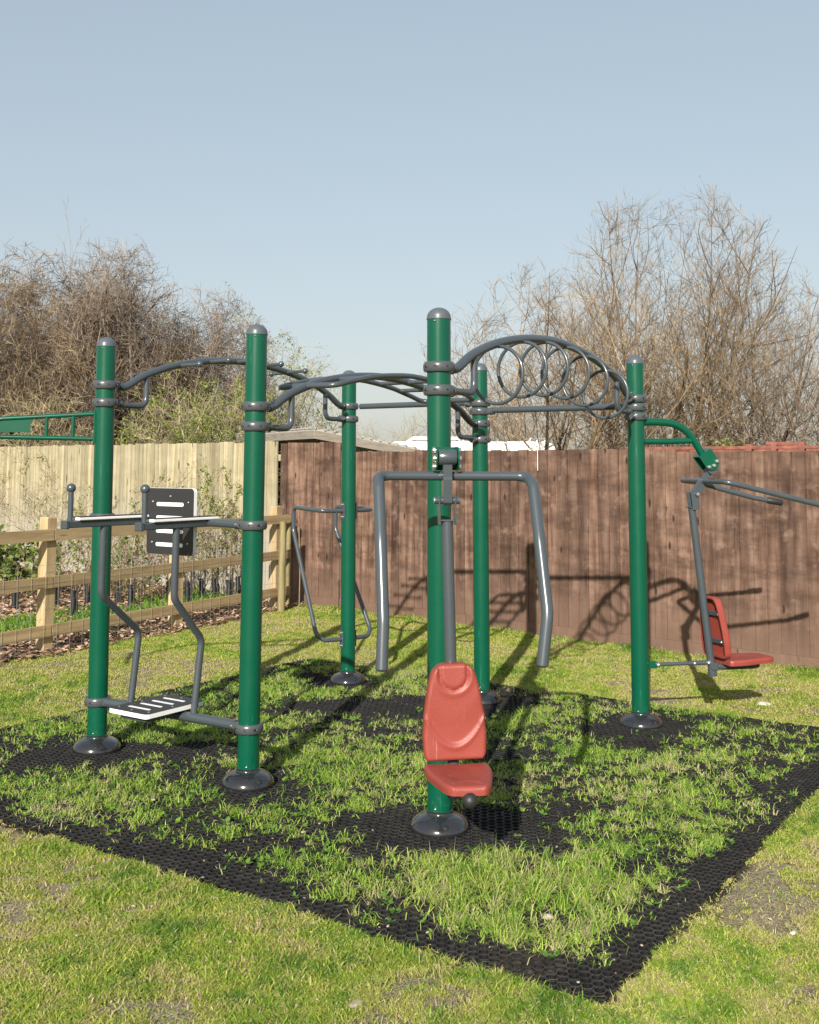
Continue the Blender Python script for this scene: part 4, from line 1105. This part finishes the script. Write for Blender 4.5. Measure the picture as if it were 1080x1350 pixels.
DS = [(2,9.5,.15,.75,46,.0052,3,.06,.24),(3,7.5,.08,.38,46,.0042,2,.04,.25)]
TS = [(2,4.2,.2,.95,34,.0046,3,.10,.11),(3,3.3,.12,.5,34,.0036,2,.08,.13)]
TL = [(2,5.0,.2,.95,38,.005,3,.10,.13),(3,3.6,.12,.45,34,.0042,2,.08,.14)]
DL = [(2,3.2,.12,.5,46,.0045,3,.06,.2),(3,3,.06,.3,46,.004,2,.04,.22)]
LT = 'bare bushy trees massed behind the pale fence'
tree('bare_tree', at(30,22), 6.5, 9, .72, DENSE, 21, M['twig'], 'leftmost bare brown tree rising behind the pale fence at the frame edge', 'tree', LT, base_r=.055, env=(2.2,3.1,3.25), spr=DS)
tree('bare_tree', at(150,22.5), 6.9, 10, .62, DENSE, 22, M['twigpink'], 'bare reddish-brown tree forming the rounded peak of the left clump', 'tree', LT, base_r=.055, env=(1.9,3.1,3.5), spr=DS)
tree('bare_tree', at(212,23.5), 6.6, 8, .55, DENSE, 24, M['twig'], 'dense bare tree filling the right shoulder of the left clump', 'tree', LT, base_r=.05, env=(1.6,3.0,3.2), spr=DS)
tree('bare_tree', at(335,25), 5.1, 8, .60, DENSE, 27, M['twigyellow'], 'open greenish-brown tree behind the second post from the left', 'tree', LT, base_r=.045, env=(1.7,2.4,2.95), spr=DL,
     leaf=dict(n=2500, size=.06, spread=.10, m=M['hawthorn']))
tree('bare_tree', at(268,24), 5.6, 9, .62, DENSE, 25, M['twigpink'], 'bare tree between the two left posts, crown sloping down to the right', 'tree', LT, base_r=.05, env=(1.8,2.8,3.2), spr=DS)
tree('bare_tree', at(92,23.6), 7.0, 9, .62, DENSE, 29, M['twigpink'], 'bare tree behind the far left gym post filling the middle of the clump', 'tree', LT, base_r=.05, env=(2.2,3.1,3.55), spr=DS)
tree('bare_tree', at(-75,21), 5.6, 7, .55, DENSE, 31, M['twig'], 'bare tree mostly outside the picture beyond the left edge', 'tree', LT, base_r=.055, env=(1.9,3.0,3.0), spr=DL)
tree('bare_tree', at(378,27), 4.9, 8, .65, DENSE, 28, M['twigyellow'], 'small bare tree right of the left clump with a few yellow-green buds', 'tree', LT, base_r=.035, env=(1.9,2.3,2.95), spr=DL,
     leaf=dict(n=2200, size=.06, spread=.10, m=M['hawthorn']))
tree('hawthorn_bush', at(255,18.2), 3.3, 6, .62, DENSE, 41, M['twigyellow'], 'hawthorn bush coming into bright green leaf between the two left posts', 'bush', 'hawthorn bushes in new leaf', base_r=.035, env=(1.75,1.9,1.8), spr=DL,
     leaf=dict(n=9000, size=.046, spread=.12, m=M['hawthorn']))
tree('hawthorn_bush', at(325,19.8), 3.2, 5, .5, DENSE, 43, M['twigyellow'], 'sparser hawthorn bush in new leaf behind the second post', 'bush', 'hawthorn bushes in new leaf', base_r=.035, env=(1.2,1.9,1.75), spr=DL,
     leaf=dict(n=6500, size=.05, spread=.12, m=M['hawthorn']))
tree('bramble_thicket', at(50,18.8), 2.7, 10, 1.2, DENSE, 45, M['twigyellow'], 'straw-coloured thicket of stems just over the pale fence at left', 'thicket', None, base_r=.018, env=(2.4,1.4,1.6), spr=DL)
tree('bramble_thicket', at(150,18.3), 2.3, 6, 1.2, DENSE, 46, M['twigyellow'], 'straw-coloured thicket of stems under the hawthorn bushes', 'thicket', None, base_r=.018, env=(1.6,1.3,1.45), spr=DL,
     leaf=dict(n=900, size=.05, spread=.12, m=M['hawthorn']))
rt, _ = tree('sapling', at(82,23), 7.1, 1, .1, [(9,.03,.05,9,26,.28,.45,.62),(5,.1,.05,4,30,.5,.7,.2),(3,.1,.05,0,0,0,0,0)], 51, M['twig'], 'single thin shoot standing above the left clump of trees', 'tree', None, base_r=.03)
RT = 'tall bare trees behind the brown fence at right'
tree('bare_tree', at(715,27), 6.9, 10, 1.05, TALL, 61, M['twig'], 'spreading bare tree behind the ring arch, lower than the tallest tree', 'tree', RT, base_r=.07, env=(3.9,2.7,4.3,.4), spr=TL)
tree('bare_tree', at(885,30), 9.9, 12, .62, TALL, 62, M['twig'], 'tallest bare tree, its fan of fine twigs peaking above the right post', 'tree', RT, base_r=.075, env=(4.2,3.4,6.6), spr=TS)
tree('bare_tree', at(985,29), 8.0, 9, .72, TALL, 63, M['twig'], 'bare tree right of the tallest one, fine brown twigs', 'tree', RT, base_r=.065, env=(3.0,3.2,4.6), spr=TS)
tree('bare_tree', at(1070,28), 7.0, 8, .85, TALL, 64, M['twigpink'], 'bare tree cut by the right edge with drooping fine twigs', 'tree', RT, base_r=.055, env=(2.9,2.6,4.0), spr=TS)
tree('bare_tree', at(700,42), 4.6, 5, .6, TALL, 66, M['twig'], 'small distant bare tree low behind the ring arch', 'tree', RT, base_r=.05, spr=TL)
tree('bare_tree', at(500,48), 3.6, 5, .7, TALL, 67, M['twigyellow'], 'faint distant bare bush seen between the back left post and front post', 'tree', RT, base_r=.04, spr=TL)
tree('ivy_bush', at(945,23), 2.1, 8, 1.0, DENSE, 71, M['twigyellow'], 'yellow-green leafy bush above the rusty steel frame at right', 'bush', None, base_r=.02, env=(1.5,1.2,1.35), spr=DL,
     leaf=dict(n=9000, size=.075, spread=.12, m=M['evergreen']))
tree('ivy_bush', at(1015,25), 1.9, 6, .9, DENSE, 72, M['twig'], 'low straggly bush with few leaves near the right edge', 'bush', None, base_r=.02, env=(1.4,1.0,1.2), spr=DL,
     leaf=dict(n=1500, size=.06, spread=.12, m=M['evergreen']))

# far wood on the horizon
def farwood():
    n = 42000; x = RNG.random(n)*260-120; y = 150+RNG.random(n)*12
    h = 2.2+2.6*fbm(x, x*0, 14, 3, 4)+3.0*np.clip(fbm(x, x*0+9, 4, 8, 3)-.52, 0, 1)*4
    z = h*RNG.random(n)**.6; L_ = .5+.5*RNG.random(n); D = RNG.normal(size=(n, 3))
    o = leaves_mesh(x, y, z, D[:,0], D[:,1], np.abs(D[:,2]), L_, L_*.5, RNG.random(n), 'far_wood', M['farwood'])
    tag(o, 'far-off line of grey-brown woodland on the horizon', kind='stuff')
farwood()

# ------------------------------------------------------------------ planted bed: mulch, grass strip, saplings, shrubs
def bed():
    n = 60000; y = 8.2+RNG.random(n)**1.1*9.5; x = -.4*y+RNG.random(n)*(.4*y+ .2)-1.4
    rs = rail_side(x, y)+(fbm(x, y, .5, 40)-.5)*.35; fs = fence_side(x, y)
    strip = fbm(x, y, .9, 77)
    greenish = (rs < -.55) & (rs > -1.7) & (strip > .42)
    ok = (rs < .20) & (fs > .05) & ~(greenish & (RNG.random(n) < .85))
    x, y = x[ok], y[ok]; n = len(x); a = RNG.random(n)*6.28; ln = .030+.05*RNG.random(n)
    o = leaves_mesh(x, y, .004+.035*RNG.random(n), np.cos(a), np.sin(a), RNG.normal(0, .28, n), ln, ln*.45, RNG.random(n)**1.1, 'bark_mulch', M['chip'], roll=np.tile([0,0,1.], (n,1))+RNG.normal(0,.45,(n,3)))
    tag(o, 'brown bark mulch and dead leaves along the rail fence', kind='stuff')
    n = 60000; y = 8.2+RNG.random(n)*8.5; x = -.4*y+RNG.random(n)*(.4*y)-1.2; rs = rail_side(x, y); fs = fence_side(x, y); strip = fbm(x, y, .9, 77)
    ok = (rs < -.5) & (rs > -1.8) & (fs > .3) & (strip > .44) & (RNG.random(n) < .5); x, y = x[ok], y[ok]; n = len(x)
    blades(x, y, np.zeros(n), .06+.10*RNG.random(n), .008+.004*RNG.random(n), .4+.4*RNG.random(n), .7+RNG.normal(0,.2,n), 'bed_grass', M['weed'], label='strip of long green grass in the bed behind the rail fence')
bed()
SAP = [(7,.05,.04,7,42,.34,.45,.35),(5,.12,.05,4,40,.45,.6,.2),(3,.14,.03,0,0,0,0,0)]
def sapling(px, Y, h, leafn, seed, label, m=M['twig'], lm=None, sleeve=True, size=.035, stems=1, spread=.1, spec=SAP, name='sapling', grp='saplings planted in the bed', sp=.05):
    q = at(px, Y)
    root, T = tree(name, q, h, stems, spread, spec, seed, m, label, 'sapling' if name == 'sapling' else 'shrub', grp, base_r=.011 if stems == 1 else .008,
        trunk_lo=.006, leaf=(dict(n=leafn, size=size, spread=sp, m=lm or M['hawthorn']) if leafn else None))
    if sleeve:
        mb = MB(); mb.tube([(0,0,-.02),(.006,0,.12),(-.004,0,.26)], [.032,.030,.031], 10, cap=False); mb.tube([(.045,0,-.02),(.047,0,.40)], .010, 6); mb.build('tree_guard', M['sleeve'], root)
    return root
lab = ['black-sleeved sapling left of the first fence post','black-sleeved sapling right of the first fence post','black-sleeved sapling under the left armrest','black-sleeved sapling left of the far left gym post',
       'black-sleeved sapling right of the far left gym post','taller black-sleeved sapling between the bent uprights','sapling just left of the middle rail-fence post','sapling just right of the middle rail-fence post',
       'sapling with fresh leaves right of the backboard','slender sapling against the pale fence right of the backboard','sapling next to the second gym post','leafy sapling behind the far end of the rails']
for i, (px, Y, h, ln) in enumerate(((27,12.2,.9,60),(80,12.4,1.1,90),(104,12.0,1.3,110),(122,12.7,1.0,60),(161,12.8,1.1,90),(178,12.6,1.35,160),(228,13.0,1.0,90),(252,13.0,1.2,120),(270,13.3,1.7,330),(287,13.4,1.5,260),(306,13.2,1.6,300),(318,13.6,1.2,160))):
    sapling(px, Y, h, ln, 200+i, lab[i])
BUSH = [(6,.14,.02,8,46,.5,.6,.15),(5,.16,.03,5,44,.55,.6,.15),(3,.18,.02,0,0,0,0,0)]
SH = 'shrubs in the planted bed'
WIDE = [(7,.14,.04,8,45,.50,.6,.15),(6,.18,.04,5,42,.52,.65,.15),(4,.20,.03,3,38,.6,.8,.2),(3,.2,.02,0,0,0,0,0)]
sapling(22, 13.3, .75, 900, 301, 'leafy laurel shrub at the left picture edge behind the rails', lm=M['laurel'], sleeve=False, size=.085, stems=7, spread=.6, spec=BUSH, name='laurel_shrub', grp=SH)
sapling(-30, 13.8, .8, 1300, 302, 'laurel shrub beyond the left picture edge', lm=M['laurel'], sleeve=False, size=.085, stems=7, spread=.6, spec=BUSH, name='laurel_shrub', grp=SH)
sapling(100, 13.6, .95, 220, 303, 'shrub with dark green leaves right of the first fence post', lm=M['laurel'], sleeve=False, size=.06, stems=6, spread=.7, spec=BUSH, name='laurel_shrub', grp=SH)
sapling(172, 13.4, 1.0, 160, 304, 'shrub with pink-tinged young leaves left of the backboard', lm=M['pinkleaf'], sleeve=False, size=.05, stems=5, spread=.5, spec=BUSH, name='photinia_shrub', grp=SH)
sapling(196, 13.0, .85, 260, 305, 'bushy green shrub under the backboard', lm=M['laurel'], sleeve=False, size=.055, stems=6, spread=.6, spec=BUSH, name='laurel_shrub', grp=SH)
sapling(258, 14.0, 1.5, 280, 306, 'shrub of upright shoots with yellow-green leaves right of the backboard', sleeve=False, size=.045, stems=6, spread=.45, spec=BUSH, name='budding_shrub', grp=SH)
sapling(300, 13.7, 1.2, 240, 307, 'loose yellow-green shrub left of the second gym post', sleeve=False, size=.045, stems=6, spread=.5, spec=BUSH, name='budding_shrub', grp=SH)
sapling(92, 14.2, 1.45, 160, 308, 'bare wide-branching shrub with yellow buds in front of the pale fence', m=M['twigyellow'], sleeve=False, size=.03, stems=6, spread=1.1, spec=WIDE, name='budding_shrub', grp=SH)
sapling(150, 14.6, 1.6, 260, 309, 'second budding shrub in front of the pale fence, mostly behind the left gym post', m=M['twigyellow'], sleeve=False, size=.03, stems=5, spread=.9, spec=WIDE, name='budding_shrub', grp=SH)

# ------------------------------------------------------------------ beyond the fence
# shed
cn = V(-1.38,15.5,0); ld = V(-.46,.888,0); rd2 = V(.888,.46,0)
sh = empty('open_shed', cn, 0, label='open-fronted timber shed with low sheet roof behind the brown fence', cat='shed')
LW, LD = 1.75, 5.2
mb = MB()
A_, B_, C_, D_ = V(0,0,2.17), rd2*LW+V(0,0,1.90), rd2*LW+ld*LD+V(0,0,1.90), ld*LD+V(0,0,2.17)
up = V(0,0,.03); mb.add([A_+up, B_+up, C_+up, D_+up, A_+up*.2, B_+up*.2, C_+up*.2, D_+up*.2], [(0,1,2,3),(4,7,6,5),(0,4,5,1),(1,5,6,2),(2,6,7,3),(3,7,4,0)], 0, False)
k = 0
while k < LW: 
    a = A_+rd2*k+V(0,0,-.27*k/LW+.040); mb.tube([a-ld*.03, a+ld*LD], .014, 6); k += .15
mb.build('roof', M['rooffelt'], sh)
mb = MB()
for a, b in ((A_, B_), (A_, D_)):
    d = (b-a); l = d.length; d.normalize(); n_ = d.cross(V(0,0,1)).normalized(); s_ = 1 if n_.y < 0 else -1
    mb.box(a+d*l/2+n_*s_*.012-V(0,0,.055), (l+.02,.022,.12), (d, n_, d.cross(n_)), 0, .002)
mb.build('fascia', M['shedwood'], sh)
mb = MB()
for q in (V(0,0,0), rd2*LW*.5, rd2*(LW-.1), ld*LD*.5, ld*(LD-.1)): mb.box(q+ld*.08+rd2*.06+V(0,0,.95), (.09,.09,1.9), (rd2,ld,EZ), 0, .003)
mb.build('shed_post', M['shedwood'], sh)
mb = MB(); mb.box(ld*(LD-.2)+rd2*LW/2+V(0,0,.95), (LW-.1,.05,1.9), (rd2,ld,EZ)); mb.box(rd2*(LW-.15)+ld*LD/2+V(0,0,.9), (.05,LD-.5,1.8), (rd2,ld,EZ)); mb.build('back_wall', M['shedshade'], sh)  # near-black walls carry the shed's inside shade as colour
# white van
vx0, vx1, vy = -.80, 3.62, 26.0
van = empty('white_van', (1.4, vy, 0), 0, label='white van with roof bars parked behind the brown fence', cat='van')
g = [(vx0-1.05,.35),(vx0-1.1,.95),(vx0-.85,1.12),(vx0-.45,1.25),(vx0+.12,2.10),(vx0+.45,2.27),(vx1-.25,2.29),(vx1-.05,2.2),(vx1,.95),(vx1-.02,.35)]
mb = MB(); mb.prism([(x-1.4, z) for x, z in g], V(0,-.0,0), V(1,0,0), V(0,0,1), V(0,1,0), 1.85); mb.build('body', M['vanwhite'], van)
mb = MB(); mb.prism([(vx0-.05-1.4,1.32),(vx0+.52-1.4,2.02),(vx0+.85-1.4,2.02),(vx0+.85-1.4,1.32)], V(0,-.006,0), V(1,0,0), V(0,0,1), V(0,1,0), .01); mb.build('side_window', M['glass'], van)
mb = MB(); mb.prism([(vx0+1.0-1.4,1.32),(vx0+1.0-1.4,2.0),(vx1-.4-1.4,2.0),(vx1-.35-1.4,1.32)], V(0,-.0055,0), V(1,0,0), V(0,0,1), V(0,1,0), .008); mb.build('side_panel', M['vanwhite'], van)
for yy in (.12, 1.7):
    mb = MB(); mb.tube(fillet([V(vx0+.7-1.4,yy,2.25), V(vx0+.9-1.4,yy,2.38), V(vx0+2.1-1.4,yy,2.38), V(vx0+2.15-1.4,yy,2.25)], .05), .018, 8); mb.build('roof_rail', M['vanwhite'], van)
for xx in (2.9,3.1,3.3):
    mb = MB(); mb.tube(fillet([V(xx-1.4,.1,2.26), V(xx+.10-1.4,.1,2.38), V(xx+.10-1.4,1.7,2.38), V(xx-1.4,1.7,2.26)], .05), .018, 8); mb.build('roof_bar', M['vanwhite'], van)
for xx in (vx0-.15, vx1-.85):
    for yy, s_ in ((-.005,-1),(1.66,1)):
        mb = MB(); mb.lathe([(.20,0),(.30,0),(.335,.04),(.335,.16),(.30,.2),(.2,.2)], V(xx-1.4, yy, .335), V(0,1,0), 28); w_ = mb.build('wheel', M['tyre'], van)
        mb = MB(); mb.lathe([(.001,.03),(.10,.02),(.19,.01),(.205,-.002)], V(xx-1.4, yy, .335), V(0,1,0), 24); mb.build('rim', M['chrome'], w_)
# thin pipe hooked over the fence
q = F0+FD*3.92+FN*.035
mb = MB(); mb.tube(fillet([V(0,0,0)+FN*.0+V(0,0,1.62), V(0,0,1.85), V(0,0,1.87)-FN*.10, V(0,0,1.6)-FN*.12], .03), .003, 8)
o = mb.build('hanging_cable', M['vanwhite'], None); o.location = q; tag(o, 'thin white cable looped over the top of the brown fence', 'cable')
# rusty steel frame just behind the fence at right
q0 = F0+FD*4.75-FN*.35
tr = empty('steel_frame', q0, math.atan2(FD.y, FD.x), label='rusty red steel stillage frame showing above the brown fence at right', cat='steel frame')
mb = MB()
for z in (1.838, 1.79): mb.box(V(.95,0,z), (2.0,.05,.030), None, 0, .003)
for x in (0,.7,1.22,1.45,1.7,1.93): mb.box(V(x,0,.92 if x in(0,1.93) else 1.82), (.05,.052,1.84 if x in (0,1.93) else .10), None, 0, .003)
mb.box(V(1.55,.01,1.872), (.34,.06,.03), None, 0, .003)
mb.build('front_frame', M['rust'], tr)
mb = MB(); mb.box(V(.95,1.2,1.84), (1.9,.05,.05)); mb.box(V(-.0,.6,1.84), (.05,1.15,.05)); mb.box(V(1.95,.6,1.84), (.05,1.15,.05)); mb.build('rear_frame', M['rust'], tr)
mb = MB(); mb.prism([(1.98,1.78),(2.55,1.70),(2.55,1.86),(2.02,1.90)], V(0,.02,0), V(1,0,0), V(0,0,1), V(0,1,0), .01); mb.build('side_sheet', M['rust'], tr)

# ------------------------------------------------------------------ render settings
scene.render.engine = 'CYCLES'; scene.cycles.max_bounces = 6; scene.cycles.diffuse_bounces = 3; scene.cycles.glossy_bounces = 3; scene.cycles.transmission_bounces = 3
scene.render.film_transparent = False
